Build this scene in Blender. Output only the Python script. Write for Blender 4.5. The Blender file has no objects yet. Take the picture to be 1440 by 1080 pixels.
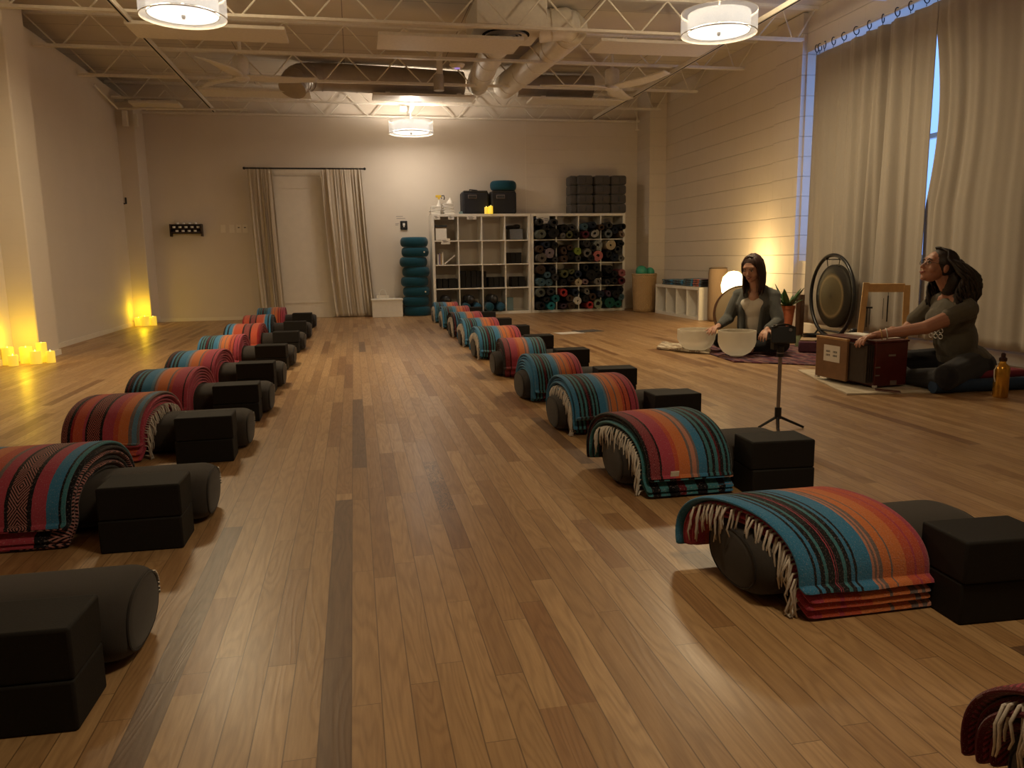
import bpy, bmesh, math, random
from mathutils import Vector, Matrix, noise
R=random.Random(7)
sc=bpy.context.scene; COL=sc.collection
pi=math.pi; sin=math.sin; cos=math.cos; rad=math.radians
# ---------------------------------------------------------------- materials
def srgb(r,g,b):
    f=lambda c:(c/255/12.92) if c/255<=.04045 else ((c/255+.055)/1.055)**2.4
    return (f(r),f(g),f(b))
class NT:
    def __init__(s,name):
        s.m=bpy.data.materials.new(name); s.m.use_nodes=True; s.t=s.m.node_tree; s.b=s.t.nodes['Principled BSDF']
    def n(s,ty,**kw):
        x=s.t.nodes.new(ty)
        for k,v in kw.items(): setattr(x,k,v)
        return x
    def l(s,a,b): s.t.links.new(a,b)
    def put(s,sock,v):
        if isinstance(v,(int,float)): sock.default_value=v
        elif isinstance(v,tuple): sock.default_value=v if len(v)==len(sock.default_value) else tuple(v)+(1,)
        else: s.l(v,sock)
    def M(s,op,a,b=0,c=0):
        x=s.n('ShaderNodeMath',operation=op)
        for i,v in enumerate((a,b,c)):
            s.put(x.inputs[i],v)
        return x.outputs[0]
    def xyz(s,v):
        x=s.n('ShaderNodeSeparateXYZ'); s.l(v,x.inputs[0]); return x.outputs
    def comb(s,a,b,c=0):
        x=s.n('ShaderNodeCombineXYZ'); s.put(x.inputs[0],a); s.put(x.inputs[1],b); s.put(x.inputs[2],c); return x.outputs[0]
    def noise(s,vec,scale,detail=3,rough=.5,dist=0):
        x=s.n('ShaderNodeTexNoise'); 
        if vec is not None: s.l(vec,x.inputs['Vector'])
        x.inputs['Scale'].default_value=scale; x.inputs['Detail'].default_value=detail; x.inputs['Roughness'].default_value=rough; x.inputs['Distortion'].default_value=dist
        return x.outputs['Fac']
    def ramp(s,f,stops,interp='LINEAR'):
        x=s.n('ShaderNodeValToRGB'); x.color_ramp.interpolation=interp; e=x.color_ramp.elements
        while len(e)<len(stops): e.new(1)
        for el,(p,c) in zip(e,stops): el.position=p
        for i,(p,c) in enumerate(stops): e[i].position=p; e[i].color=(*c,1) if len(c)==3 else c
        s.l(f,x.inputs[0]); return x.outputs[0]
    def mix(s,f,a,b,mode='MIX'):
        x=s.n('ShaderNodeMix',data_type='RGBA',blend_type=mode); s.put(x.inputs[0],f); s.put(x.inputs[6],a); s.put(x.inputs[7],b); return x.outputs[2]
    def bump(s,h,strength=.3,dist=.01):
        x=s.n('ShaderNodeBump'); x.inputs['Strength'].default_value=strength; x.inputs['Distance'].default_value=dist; s.l(h,x.inputs['Height']); s.l(x.outputs[0],s.b.inputs['Normal'])
    def pos(s): return s.n('ShaderNodeNewGeometry').outputs['Position']
    def obj(s): return s.n('ShaderNodeTexCoord').outputs['Object']
    def uv(s): return s.n('ShaderNodeTexCoord').outputs['UV']
    def base(s,v): s.put(s.b.inputs['Base Color'],v)
    def set(s,**k):
        for a,v in k.items(): s.put(s.b.inputs[a.replace('_',' ').title() if a!='ior' else 'IOR'],v)
def simple(name,col,rough=.6,metal=0,var=.12,scale=40,bmp=.1,sheen=0,em=None,es=0,spec=.5):
    t=NT(name); o=t.obj(); nf=t.noise(o,scale,4,.6)
    dark=tuple(c*(1-var) for c in col); lite=tuple(min(1,c*(1+var)) for c in col)
    t.base(t.ramp(nf,[(.3,dark),(.7,lite)])); t.b.inputs['Roughness'].default_value=rough; t.b.inputs['Metallic'].default_value=metal
    t.b.inputs['Specular IOR Level'].default_value=spec
    if bmp: t.bump(nf,bmp,.004)
    if sheen: t.b.inputs['Sheen Weight'].default_value=sheen
    if em: t.b.inputs['Emission Color'].default_value=(*em,1); t.b.inputs['Emission Strength'].default_value=es
    return t.m
WALLC=(.70,.63,.54)
def wallmat(name,axis,strength=.35,xmin=None,col=WALLC):
    t=NT(name); p=t.xyz(t.pos())
    h=p[1] if axis=='y' else p[0]
    br=t.n('ShaderNodeTexBrick'); br.offset=.5
    br.inputs['Scale'].default_value=1; br.inputs['Mortar Size'].default_value=.006; br.inputs['Mortar Smooth'].default_value=.4
    br.inputs['Brick Width'].default_value=.4064; br.inputs['Row Height'].default_value=.2032
    t.l(t.comb(t.M('ADD',h,20.32),t.M('ADD',p[2],2.032)),br.inputs['Vector'])
    hz=t.M('ABSOLUTE',t.M('SUBTRACT',t.M('FRACT',t.M('DIVIDE',t.M('ADD',p[2],.1016),.2032)),.5)); hz=t.M('SUBTRACT',1.0,t.M('DIVIDE',hz,.030)); hz=t.M('MAXIMUM',hz,0.0)
    fac=t.M('MAXIMUM',hz,t.M('MULTIPLY',br.outputs['Fac'],.22))
    if xmin is not None: fac=t.M('MULTIPLY',fac,t.M('GREATER_THAN',h,xmin))
    nf=t.noise(t.pos(),3,3); nf2=t.noise(t.pos(),90,3)
    c=t.mix(nf,tuple(x*.95 for x in col),tuple(x*1.03 for x in col))
    c=t.mix(t.M('MULTIPLY',fac,.35*min(1,strength*2)),c,tuple(x*.55 for x in col))
    t.base(c); t.b.inputs['Roughness'].default_value=.7; t.b.inputs['Specular IOR Level'].default_value=.3
    hh=t.M('SUBTRACT',t.M('MULTIPLY',nf2,.05),t.M('MULTIPLY',fac,1.0)); t.bump(hh,strength,.006)
    return t.m
def floormat():
    t=NT('oak_strip_floor'); p=t.xyz(t.pos()); x,y=p[0],p[1]; W=.0572
    fx0=t.M('DIVIDE',t.M('ADD',x,.1005),W); i=t.M('FLOOR',fx0); fx=t.M('FRACT',fx0)
    def wn(a,b=0.0):
        w=t.n('ShaderNodeTexWhiteNoise',noise_dimensions='2D'); t.l(t.comb(a,b),w.inputs['Vector']); return w.outputs['Value']
    L=t.M('ADD',t.M('MULTIPLY',wn(i,3.3),.75),.5)
    fy0=t.M('ADD',t.M('DIVIDE',y,L),t.M('MULTIPLY',wn(i,9.1),7.0)); j=t.M('FLOOR',fy0); fy=t.M('FRACT',fy0)
    r=wn(i,j); r2=wn(j,t.M('ADD',i,.5))
    # a few individual boards of the real floor: x0,x1,y0,y1
    dark=None
    for (a,b,c,d) in ((-.1005,-.0433,.1,2.70),(-.0433,.0139,3.12,4.72),(.0139,.0711,7.2,8.1),(.8719,.9291,2.95,3.9),(-.4437,-.3865,.9,2.5),(1.3295,1.3867,.6,1.3)):
        m=t.M('MULTIPLY',t.M('MULTIPLY',t.M('GREATER_THAN',x,a),t.M('LESS_THAN',x,b)),t.M('MULTIPLY',t.M('GREATER_THAN',y,c),t.M('LESS_THAN',y,d)))
        dark=m if dark is None else t.M('MAXIMUM',dark,m)
    kb=None
    for (a,b,c,d) in ((.3571,.4143,1.30,1.75),(.2999,.3571,.85,1.30),(-.3865,-.3293,1.5,1.95),(.8719,.9291,4.0,4.5),(.6431,.7003,1.9,2.3)):
        m=t.M('MULTIPLY',t.M('MULTIPLY',t.M('GREATER_THAN',x,a),t.M('LESS_THAN',x,b)),t.M('MULTIPLY',t.M('GREATER_THAN',y,c),t.M('LESS_THAN',y,d)))
        kb=m if kb is None else t.M('MAXIMUM',kb,m)
    off=t.M('MULTIPLY',r,37.0)
    gv=t.comb(t.M('ADD',x,off),t.M('MULTIPLY',y,.055),off)
    g1=t.noise(gv,150,5,.65)
    rings=t.noise(t.comb(t.M('ADD',t.M('MULTIPLY',x,6.0),off),t.M('MULTIPLY',y,.7),off),1.6,2,.5,.4)
    ringw=t.M('SINE',t.M('MULTIPLY',rings,95.0))
    ringw=t.M('POWER',t.M('MULTIPLY_ADD',ringw,.5,.5),2.0)
    colr=t.ramp(r,[(0,(.50,.315,.150)),(.22,(.57,.37,.185)),(.42,(.43,.255,.115)),(.62,(.63,.42,.22)),(.8,(.50,.315,.150)),(.94,(.39,.225,.10)),(.985,(.30,.16,.07))])
    colr=t.mix(t.M('MULTIPLY',kb,.7),colr,(.34,.17,.07)); colr=t.mix(t.M('MULTIPLY',dark,.85),colr,(.17,.10,.06))
    c=t.mix(t.M('MULTIPLY',g1,.9),colr,t.mix(1.0,colr,(.50,.42,.36),'MULTIPLY'))
    c=t.mix(t.M('MULTIPLY',ringw,.30),c,t.mix(1.0,c,(.45,.36,.30),'MULTIPLY'))
    # knots
    kn=t.noise(t.comb(t.M('ADD',t.M('MULTIPLY',x,2.0),off),t.M('MULTIPLY',y,.8),0.0),9,2)
    c=t.mix(t.M('MULTIPLY',t.M('GREATER_THAN',kn,.77),.45),c,(.06,.03,.015))
    sq=t.M('MULTIPLY',t.M('MULTIPLY',t.M('GREATER_THAN',x,.2427),t.M('LESS_THAN',x,.2999)),t.M('MULTIPLY',t.M('GREATER_THAN',y,2.5),t.M('LESS_THAN',y,3.15)))
    sw=t.M('SINE',t.M('MULTIPLY',t.noise(t.comb(t.M('MULTIPLY',x,14.0),t.M('MULTIPLY',y,5.0)),2.2,2,.5,.8),60.0))
    c=t.mix(t.M('MULTIPLY',t.M('MULTIPLY',sq,t.M('GREATER_THAN',sw,.1)),.7),c,(.07,.04,.025))
    e1=t.M('LESS_THAN',fx,.022); e2=t.M('GREATER_THAN',fx,.978); e3=t.M('LESS_THAN',t.M('MULTIPLY',fy,L),.0018)
    gap=t.M('MAXIMUM',t.M('MAXIMUM',e1,e2),e3)
    c=t.mix(t.M('MULTIPLY',gap,.6),c,(.05,.022,.01))
    t.base(c)
    rg=t.M('MULTIPLY_ADD',g1,.14,.31); rg=t.M('MULTIPLY_ADD',r2,.08,rg); t.l(rg,t.b.inputs['Roughness'])
    t.b.inputs['Specular IOR Level'].default_value=.5
    t.b.inputs['Coat Weight'].default_value=.12; t.b.inputs['Coat Roughness'].default_value=.25
    h=t.M('SUBTRACT',t.M('MULTIPLY_ADD',ringw,.30,t.M('MULTIPLY',g1,.40)),t.M('MULTIPLY',gap,.8)); t.bump(h,.22,.0015)
    return t.m
# blanket stripes: list of (relative width, colour); diamond bands are marked with colour 'D'
K=(.010,.010,.014); TE=(.06,.23,.28); BL=(.055,.25,.47); LB=(.14,.30,.46); GY=(.22,.17,.17); OR=(.74,.225,.075); RO=(.64,.115,.060); PK=(.50,.070,.115); MA=(.13,.012,.022); RD=(.34,.018,.022); SA=(.62,.28,.20)
def stripes(name,spec,bandcol=MA,linecol=(.50,.14,.15)):
    t=NT(name); uvn=t.xyz(t.uv()); u,v=uvn[0],uvn[1]
    tot=sum(w for w,_ in spec); pos=0; stops=[]; bands=[]
    for w,cn in spec:
        if cn=='D': bands.append((pos/tot,(pos+w)/tot)); cn=bandcol
        stops.append((pos/tot,cn)); pos+=w
    wob=t.noise(t.uv(),40,2); uu=t.M('MULTIPLY_ADD',t.M('SUBTRACT',wob,.5),.012,u)
    c=t.ramp(uu,stops[:32],'CONSTANT')
    for (a,b) in bands:
        # stepped concentric rhombs woven along the strip
        w=(b-a)*.35
        s_=t.M('DIVIDE',t.M('SUBTRACT',u,a),b-a); cx=t.M('ABSOLUTE',t.M('SUBTRACT',s_,.5))
        vy=t.M('ABSOLUTE',t.M('SUBTRACT',t.M('FRACT',t.M('DIVIDE',v,.13)),.5))
        q=t.M('SINE',t.M('MULTIPLY',t.M('ADD',cx,t.M('MULTIPLY',vy,1.6)),46.0))
        m=t.M('MULTIPLY',t.M('GREATER_THAN',q,.05),t.M('MULTIPLY',t.M('GREATER_THAN',s_,.06),t.M('LESS_THAN',s_,.94)))
        c=t.mix(m,c,linecol)
    th=t.noise(t.comb(t.M('MULTIPLY',u,70.0),t.M('MULTIPLY',v,330.0)),1.0,2,.6)
    fl=t.noise(t.comb(t.M('MULTIPLY',u,150.0),t.M('MULTIPLY',v,160.0)),1.0,2,.7)
    c=t.mix(t.M('MULTIPLY',th,.7),c,t.mix(1.0,c,(.42,.42,.45),'MULTIPLY'))
    c=t.mix(t.M('MULTIPLY',t.M('GREATER_THAN',fl,.62),.30),c,(.55,.45,.45))
    t.base(c); t.b.inputs['Roughness'].default_value=.95; t.b.inputs['Specular IOR Level'].default_value=.1
    t.b.inputs['Sheen Weight'].default_value=.25
    t.bump(t.M('ADD',th,fl),.6,.003); return t.m
SA_=[(1,BL),(.5,K),(.6,TE),(.5,K),(.6,TE),(.4,K),(.5,MA),(.5,K),(.5,TE),(.5,K),(.5,TE),(.4,K),(1.8,BL),(.5,LB),(.3,GY),(.4,SA),(.3,GY),(1.4,OR),(.3,GY),(1.3,OR),(.7,RO),(.3,MA),(1.1,RO),(.3,MA),(1.3,PK),(.2,K),(.8,PK)]
M_A=stripes('saltillo_blue_orange',SA_)
M_R1=stripes('saltillo_wide_blue',[(1.5,BL),(.3,K),(.45,BL),(.55,K),(.4,TE),(.85,K),(.12,PK),(.18,K),(.12,PK),(.7,K),(.45,TE),(.6,K),(.4,BL),(.35,K),(1.8,BL),(.3,SA),(.3,GY),(.25,SA),(.4,GY),(1.0,OR),(.2,GY),(1.7,OR),(1.0,RO),(.3,PK),(1.0,RO),(.9,PK)])
M_B=stripes('saltillo_maroon_edge',[(.3,K),(1.8,'D'),(.3,K),(2.3,PK),(.8,RO),(2.0,OR),(.4,GY),(.8,SA),(.4,GY),(1.5,BL),(.4,K),(.6,TE),(.5,K),(.6,TE),(.4,MA),(.5,K),(.5,TE),(.4,K),(.4,TE),(.5,K)],linecol=(.45,.10,.12))
M_C=stripes('saltillo_diamond_right',[(.7,BL),(.4,LB),(.6,BL),(.3,GY),(1.0,OR),(1.2,OR),(.3,RO),(1.2,RO),(.5,GY),(1.3,PK),(.3,K),(2.4,'D'),(.3,K),(1.6,PK),(1.4,BL),(.3,K),(.4,TE)],bandcol=(.012,.006,.010),linecol=(.50,.22,.20))
M_D=stripes('saltillo_diamond_red',[(1.2,'D'),(.4,K),(.4,RD),(1.6,RO),(.4,PK),(.2,K),(2.4,'D'),(.3,K),(1.8,PK),(.8,RO),(1.7,OR),(.6,GY),(.8,LB),(.4,GY)],bandcol=(.012,.004,.006),linecol=(.48,.14,.12))
M_E=stripes('saltillo_black_pink_edge',[(.6,K),(.3,MA),(.6,K),(.4,BL),(.5,K),(.4,TE),(.5,K),(1.8,BL),(.6,LB),(.3,GY),(.5,SA),(1.9,OR),(.4,GY),(.6,RO),(1.9,PK),(.3,PK),(.25,K),(.7,PK)])
M_F=stripes('saltillo_red_band',[(.5,K),(.6,BL),(.4,K),(1.0,BL),(.4,SA),(2.4,RO),(.4,K),(1.6,'D'),(.4,K),(1.8,RO),(.6,RD)],linecol=(.50,.14,.14))
M_G=stripes('saltillo_maroon_weave',[(3.2,'D'),(.4,K),(2.4,PK),(.8,RD),(1.6,RO),(.4,GY),(1,BL)],linecol=(.42,.05,.09))
M_fr=simple('cotton_fringe',(.60,.54,.48),.9,bmp=.2,scale=300)
def fabric(name,col,rough=.9,sc_=600,sheen=.15,var=.1):
    return simple(name,col,rough,0,var,sc_,.25,sheen,spec=.2)
M_bol=fabric('bolster_canvas',(.040,.034,.031)); M_seam=fabric('bolster_piping',(.018,.015,.014)); M_zip=simple('zip_metal',(.5,.48,.45),.4,.8)
M_blk=simple('foam_block',(.0125,.011,.010),.75,0,.15,200,.1,spec=.25)
M_wallR=wallmat('painted_block_right','y',.9); M_wallL=wallmat('painted_block_left','y',.06); M_wallB=wallmat('painted_back','x',.25,2.63)
M_pil=wallmat('painted_pilaster','x',.4)
M_ceil=simple('painted_deck',(.56,.50,.42),.8,0,.06,2,.05); M_white=simple('white_laminate',(.80,.77,.70),.4,0,.03,20,0)
M_steel=simple('painted_steel',(.76,.71,.62),.5,0,.05,30,.03); M_dark=simple('dark_metal',(.02,.018,.017),.4,.6,.1,30,0)
M_trim=simple('painted_trim',(.78,.72,.62),.5,0,.03,10,0); M_black=simple('black_plastic',(.010,.010,.011),.35,0,.1,30,0)
M_shadow=simple('shadow_black',(.004,.004,.004),.9,0,0,10,0)  # near-black colour standing in for shade inside slots, gaps and rolls
M_duct=simple('galvanised_duct',(.42,.37,.31),.45,.35,.12,5,.05)
M_gauze=fabric('linen_curtain',(.58,.51,.41),.9,350,.1,.06); M_gauze2=fabric('heavy_curtain',(.36,.32,.27),.9,300,.1,.05)
M_teal=fabric('teal_cotton',(.006,.060,.095),.85,400,.2); M_grayf=fabric('grey_cotton',(.085,.080,.080),.9,400,.2)
M_paper=simple('paper',(.75,.71,.64),.7,0,.03,30,0); M_ink=simple('ink',(.03,.03,.03),.8,0,0,10,0)
M_card=simple('cardboard_tan',(.42,.30,.17),.8)
def emis(name,col,st,base=(.8,.8,.8)):
    t=NT(name); nf=t.noise(t.obj(),12,2); t.base(base); t.l(t.mix(nf,tuple(c*.93 for c in col),col),t.b.inputs['Emission Color']); t.b.inputs['Emission Strength'].default_value=st; return t.m
M_candle=emis('glowing_wax',(1,.66,.03),.62,(.7,.5,.2)); M_flame=emis('led_flame',(1,.85,.2),2)
M_shade_in=emis('inner_shade_glow',(1,.95,.84),.62); M_diff=emis('diffuser_glow',(1,.98,.92),1.0)
def sheer():
    t=NT('sheer_shade'); t.b.inputs['Base Color'].default_value=(.8,.78,.73,1); t.b.inputs['Alpha'].default_value=.42; t.b.inputs['Roughness'].default_value=.8
    nf=t.noise(t.obj(),200,2); t.l(t.M('MULTIPLY_ADD',nf,.15,.36),t.b.inputs['Alpha'])
    t.b.inputs['Emission Color'].default_value=(1,.95,.88,1); t.b.inputs['Emission Strength'].default_value=.35; return t.m
M_sheer=sheer()
# ---------------------------------------------------------------- mesh builder
class MB:
    def __init__(s): s.v=[];s.f=[];s.uv=[]
    def add(s,vs,fs,uvs=None):
        o=len(s.v); s.v+=[tuple(p) for p in vs]
        for k,f in enumerate(fs):
            s.f.append([i+o for i in f]); s.uv.append(uvs[k] if uvs else None)
        return s
    def box(s,c,d,rz=0,rx=0,ry=0):
        m=Matrix.Rotation(rz,3,'Z')@Matrix.Rotation(ry,3,'Y')@Matrix.Rotation(rx,3,'X'); c=Vector(c)
        vs=[c+m@Vector((sx*d[0]/2,sy*d[1]/2,sz*d[2]/2)) for sx in(-1,1) for sy in(-1,1) for sz in(-1,1)]
        return s.add(vs,[(0,1,3,2),(4,6,7,5),(0,4,5,1),(2,3,7,6),(0,2,6,4),(1,5,7,3)])
    def b2(s,a,b): return s.box([(a[i]+b[i])/2 for i in range(3)],[abs(b[i]-a[i]) for i in range(3)])
    def tube(s,pts,r,n=8,cap=True,flat=1.0,closed=False):
        pts=[Vector(p) for p in pts]; rs=r if isinstance(r,(list,tuple)) else [r]*len(pts)
        vs=[];fs=[];up=None;N=len(pts)
        for i,p in enumerate(pts):
            a=pts[(i-1)%N] if (i>0 or closed) else p; b=pts[(i+1)%N] if (i<N-1 or closed) else p
            t=(b-a).normalized() if (b-a).length>1e-9 else Vector((0,0,1))
            if up is None: up=t.orthogonal().normalized() if abs(t.z)>.95 else (Vector((0,0,1))-t*t.z).normalized()
            else:
                up=(up-t*up.dot(t)); up=up.normalized() if up.length>1e-6 else t.orthogonal().normalized()
            sd=t.cross(up)
            for k in range(n):
                an=2*pi*k/n; vs.append(p+(sd*cos(an)+up*sin(an)*flat)*rs[i])
        for i in range(N if closed else N-1):
            for k in range(n):
                a=i*n+k;b=i*n+(k+1)%n;c=((i+1)%N)*n; fs.append((a,b,c+(k+1)%n,c+k))
        if cap and not closed:
            fs.append(tuple(range(n-1,-1,-1))); fs.append(tuple((N-1)*n+k for k in range(n)))
        return s.add(vs,fs)
    def lathe(s,prof,n=24,c=(0,0,0),m=None):
        vs=[];fs=[];c=Vector(c);k=len(prof)
        for i in range(n):
            a=2*pi*i/n
            for (r,z) in prof:
                p=Vector((r*cos(a),r*sin(a),z)); p=m@p if m else p; vs.append(c+p)
        for i in range(n):
            for j in range(k-1):
                a=i*k+j;b=((i+1)%n)*k+j; fs.append((a,b,b+1,a+1))
        if prof[0][0]>1e-6: fs.append(tuple(i*k for i in range(n-1,-1,-1)))
        if prof[-1][0]>1e-6: fs.append(tuple(i*k+k-1 for i in range(n)))
        return s.add(vs,fs)
    def ball(s,c,r,nu=16,nv=10,m=None):
        r=(r,r,r) if isinstance(r,(int,float)) else r; c=Vector(c); vs=[];fs=[]
        for j in range(1,nv):
            t=pi*j/nv
            for i in range(nu):
                a=2*pi*i/nu; p=Vector((r[0]*sin(t)*cos(a),r[1]*sin(t)*sin(a),r[2]*cos(t))); vs.append(c+(m@p if m else p))
        top=Vector((0,0,r[2])); vs.append(c+(m@top if m else top)); vs.append(c-(m@top if m else top))
        for j in range(nv-2):
            for i in range(nu):
                a=j*nu+i;b=j*nu+(i+1)%nu; fs.append((a,a+nu,b+nu,b))
        T=(nv-1)*nu
        for i in range(nu): fs.append((T,i,(i+1)%nu)); fs.append((T+1,(nv-2)*nu+(i+1)%nu,(nv-2)*nu+i))
        return s.add(vs,fs)
    def cap(s,a,b,ra,rb,n=12):
        a=Vector(a);b=Vector(b); s.ball(a,ra,n,8); s.ball(b,rb,n,8); return s.tube([a,b],[ra,rb],n)
    def grid(s,fn,nu,nv,uvf=None,closeu=False):
        vs=[fn(i/nu,j/nv) for i in range(nu+1) for j in range(nv+1)]; fs=[];uv=[]
        for i in range(nu):
            for j in range(nv):
                a=i*(nv+1)+j; fs.append((a,a+nv+1,a+nv+2,a+1))
                if uvf: uv.append([uvf(i/nu,j/nv),uvf((i+1)/nu,j/nv),uvf((i+1)/nu,(j+1)/nv),uvf(i/nu,(j+1)/nv)])
        return s.add(vs,fs,uv if uvf else None)
def mk(name,mb,mat,smooth=True,ang=40,bevel=0,solid=0,subs=0):
    me=bpy.data.meshes.new(name); me.from_pydata(mb.v,[],mb.f); me.materials.append(mat)
    if any(u for u in mb.uv):
        l=me.uv_layers.new(name='UVMap'); k=0
        for p,u in zip(me.polygons,mb.uv):
            for li in range(p.loop_total):
                l.data[p.loop_start+li].uv=u[li] if u else (0,0)
    me.update()
    if smooth:
        me.shade_smooth()
        if ang<180: me.set_sharp_from_angle(angle=rad(ang))
    return me
def ob(name,mb,mat,parent=None,loc=(0,0,0),rz=0,smooth=True,ang=40,bevel=0,solid=0,subs=0,seg=2):
    me=mb if isinstance(mb,bpy.types.Mesh) else mk(name,mb,mat,smooth,ang)
    o=bpy.data.objects.new(name,me); COL.objects.link(o); o.location=loc; o.rotation_euler=(0,0,rz)
    if parent: o.parent=parent
    if solid: m=o.modifiers.new('Solid','SOLIDIFY'); m.thickness=solid; m.offset=0
    if bevel: m=o.modifiers.new('Bevel','BEVEL'); m.width=bevel; m.segments=seg; m.limit_method='ANGLE'; m.angle_limit=rad(35); m.harden_normals=False
    if subs: m=o.modifiers.new('Sub','SUBSURF'); m.levels=subs; m.render_levels=subs
    return o
def tag(o,label,cat,group=None):
    o['label']=label; o['category']=cat
    if group: o['group']=group
    return o
def thing(name,label,cat,loc=(0,0,0),rz=0,group=None):
    o=bpy.data.objects.new(name,None); COL.objects.link(o); o.location=loc; o.rotation_euler=(0,0,rz); o.empty_display_size=.05
    return tag(o,label,cat,group)
def struct(name,mb,mat,parent=None,**k):
    o=ob(name,mb,mat,parent,**k)
    if parent is None: o['kind']='structure'
    return o
def dup(o,loc=None,rz=None,label=None,parent=None):
    c=o.copy(); COL.objects.link(c)
    if parent: c.parent=parent
    if loc is not None: c.location=loc
    if rz is not None: c.rotation_euler=(0,0,rz)
    if label: c['label']=label
    for ch in list(o.children): dup(ch,parent=c)
    return c
def fuse(name,mb,mat,parent,voxel=.006,smooth=4,loc=(0,0,0),disp=None):
    me=bpy.data.meshes.new(name+'_raw'); me.from_pydata(mb.v,[],mb.f); o=bpy.data.objects.new(name,me); COL.objects.link(o)
    m=o.modifiers.new('R','REMESH'); m.mode='VOXEL'; m.voxel_size=voxel; m.use_smooth_shade=True
    m=o.modifiers.new('S','SMOOTH'); m.factor=.5; m.iterations=smooth
    dg=bpy.context.evaluated_depsgraph_get(); nm=bpy.data.meshes.new_from_object(o.evaluated_get(dg)); nm.name=name
    bpy.data.objects.remove(o); bpy.data.meshes.remove(me)
    if disp:
        for v in nm.vertices: v.co=disp(v.co)
    nm.materials.clear(); nm.materials.append(mat); nm.shade_smooth()
    o=bpy.data.objects.new(name,nm); COL.objects.link(o); o.parent=parent; o.location=loc; return o
# ---------------------------------------------------------------- camera
CH=.8359; F_PX=1089.9; yaw,pitch,roll=.19683,.16214,-.01584
fw=Vector((sin(yaw)*cos(pitch),cos(yaw)*cos(pitch),-sin(pitch))); r0=Vector((cos(yaw),-sin(yaw),0)); u0=r0.cross(fw)
r2=r0*cos(roll)+u0*sin(roll); u2=u0*cos(roll)-r0*sin(roll)
cam=bpy.data.cameras.new('camera'); cam.sensor_width=36; cam.lens=36*F_PX/1440; cam.clip_start=.05
co=bpy.data.objects.new('camera',cam); COL.objects.link(co)
co.matrix_world=Matrix(((r2.x,u2.x,-fw.x,0),(r2.y,u2.y,-fw.y,0),(r2.z,u2.z,-fw.z,CH),(0,0,0,1)))
sc.camera=co
# ---------------------------------------------------------------- room
XL,XR,YB,YN=-2.96,4.67,11.85,-3.2; ZD=3.26
struct('floor',MB().b2((XL-.4,YN-.2,-.1),(XR+.4,YB+.2,0)),floormat())
b=MB()
t=NT('painted_deck_panels'); p=t.xyz(t.pos())
w=t.M('LESS_THAN',t.M('FRACT',t.M('DIVIDE',t.M('ADD',p[1],.15),.62)),.012); w2=t.M('LESS_THAN',t.M('FRACT',t.M('DIVIDE',p[0],1.22)),.006)
nz=t.noise(t.pos(),2.5,4); c=t.mix(nz,(.58,.52,.43),(.70,.63,.53)); c=t.mix(t.M('MULTIPLY',t.M('MAXIMUM',w,w2),.8),c,(.08,.06,.05)); t.base(c); t.b.inputs['Roughness'].default_value=.75
M_deck=t.m
struct('ceiling',MB().b2((XL-.4,YN-.2,ZD),(XR+.4,YB+.2,ZD+.1)),M_deck)
struct('wall_back',MB().b2((XL-.4,YB,0),(XR+.4,YB+.15,ZD)),M_wallB)
struct('wall_front',MB().b2((XL-.4,YN-.15,0),(XR+.4,YN,ZD)),M_wallB)
b=MB().b2((XL-.15,YN,0),(XL,YB,3.06)); b.b2((XL-.4,YN,3.0),(XL-.25,YB,ZD)); b.b2((XL-.3,YN,3.0),(XL-.1,YB,3.05))
struct('wall_left',b,M_wallL)
# right wall with window opening Y 3.3..7.5, z .9..2.78
WY0,WY1,WZ0,WZ1=3.2,7.62,.75,2.86
b=MB().b2((XR,YN,0),(XR+.3,WY0,ZD)).b2((XR,WY1,0),(XR+.3,YB,ZD)).b2((XR,WY0,0),(XR+.3,WY1,WZ0)).b2((XR,WY0,WZ1),(XR+.3,WY1,ZD))
struct('wall_right',b,M_wallR)
struct('trim_1',MB().b2((XR-.05,WY1+.02,0),(XR+.02,8.15,ZD-.01)),M_wallR)          # flat pilaster by the window
struct('trim_2',MB().b2((4.41,11.32,0),(XR+.01,YB+.01,ZD-.005)),M_pil)                # column, right back corner
struct('trim_3',MB().b2((XL-.01,11.38,0),(-2.74,YB+.01,2.92)),M_wallL,bevel=.01)
struct('trim_4',MB().b2((XL-.01,7.49,0),(-2.75,7.95,3.05)),M_wallL,bevel=.012)
struct('trim_5',MB().b2((2.625,YB-.004,1.5),(2.632,YB+.01,ZD)),M_trim)
b=MB().b2((XL,YB-.015,0),(-1.14,YB+.001,.045)).b2((.2,YB-.015,0),(4.41,YB+.001,.05))
struct('baseboard_back',b,M_trim)
b=MB().b2((XL-.001,YN,0),(XL+.012,7.49,.05)).b2((XL-.001,7.95,0),(XL+.012,11.38,.05)).b2((XL,7.478,0),(-2.738,7.49,.05)).b2((-2.75,7.478,0),(-2.738,7.96,.05))
struct('baseboard_left',b,M_trim)
struct('baseboard_right',MB().b2((XR-.014,YN,0),(XR+.001,7.5,.09)),M_trim)
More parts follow.
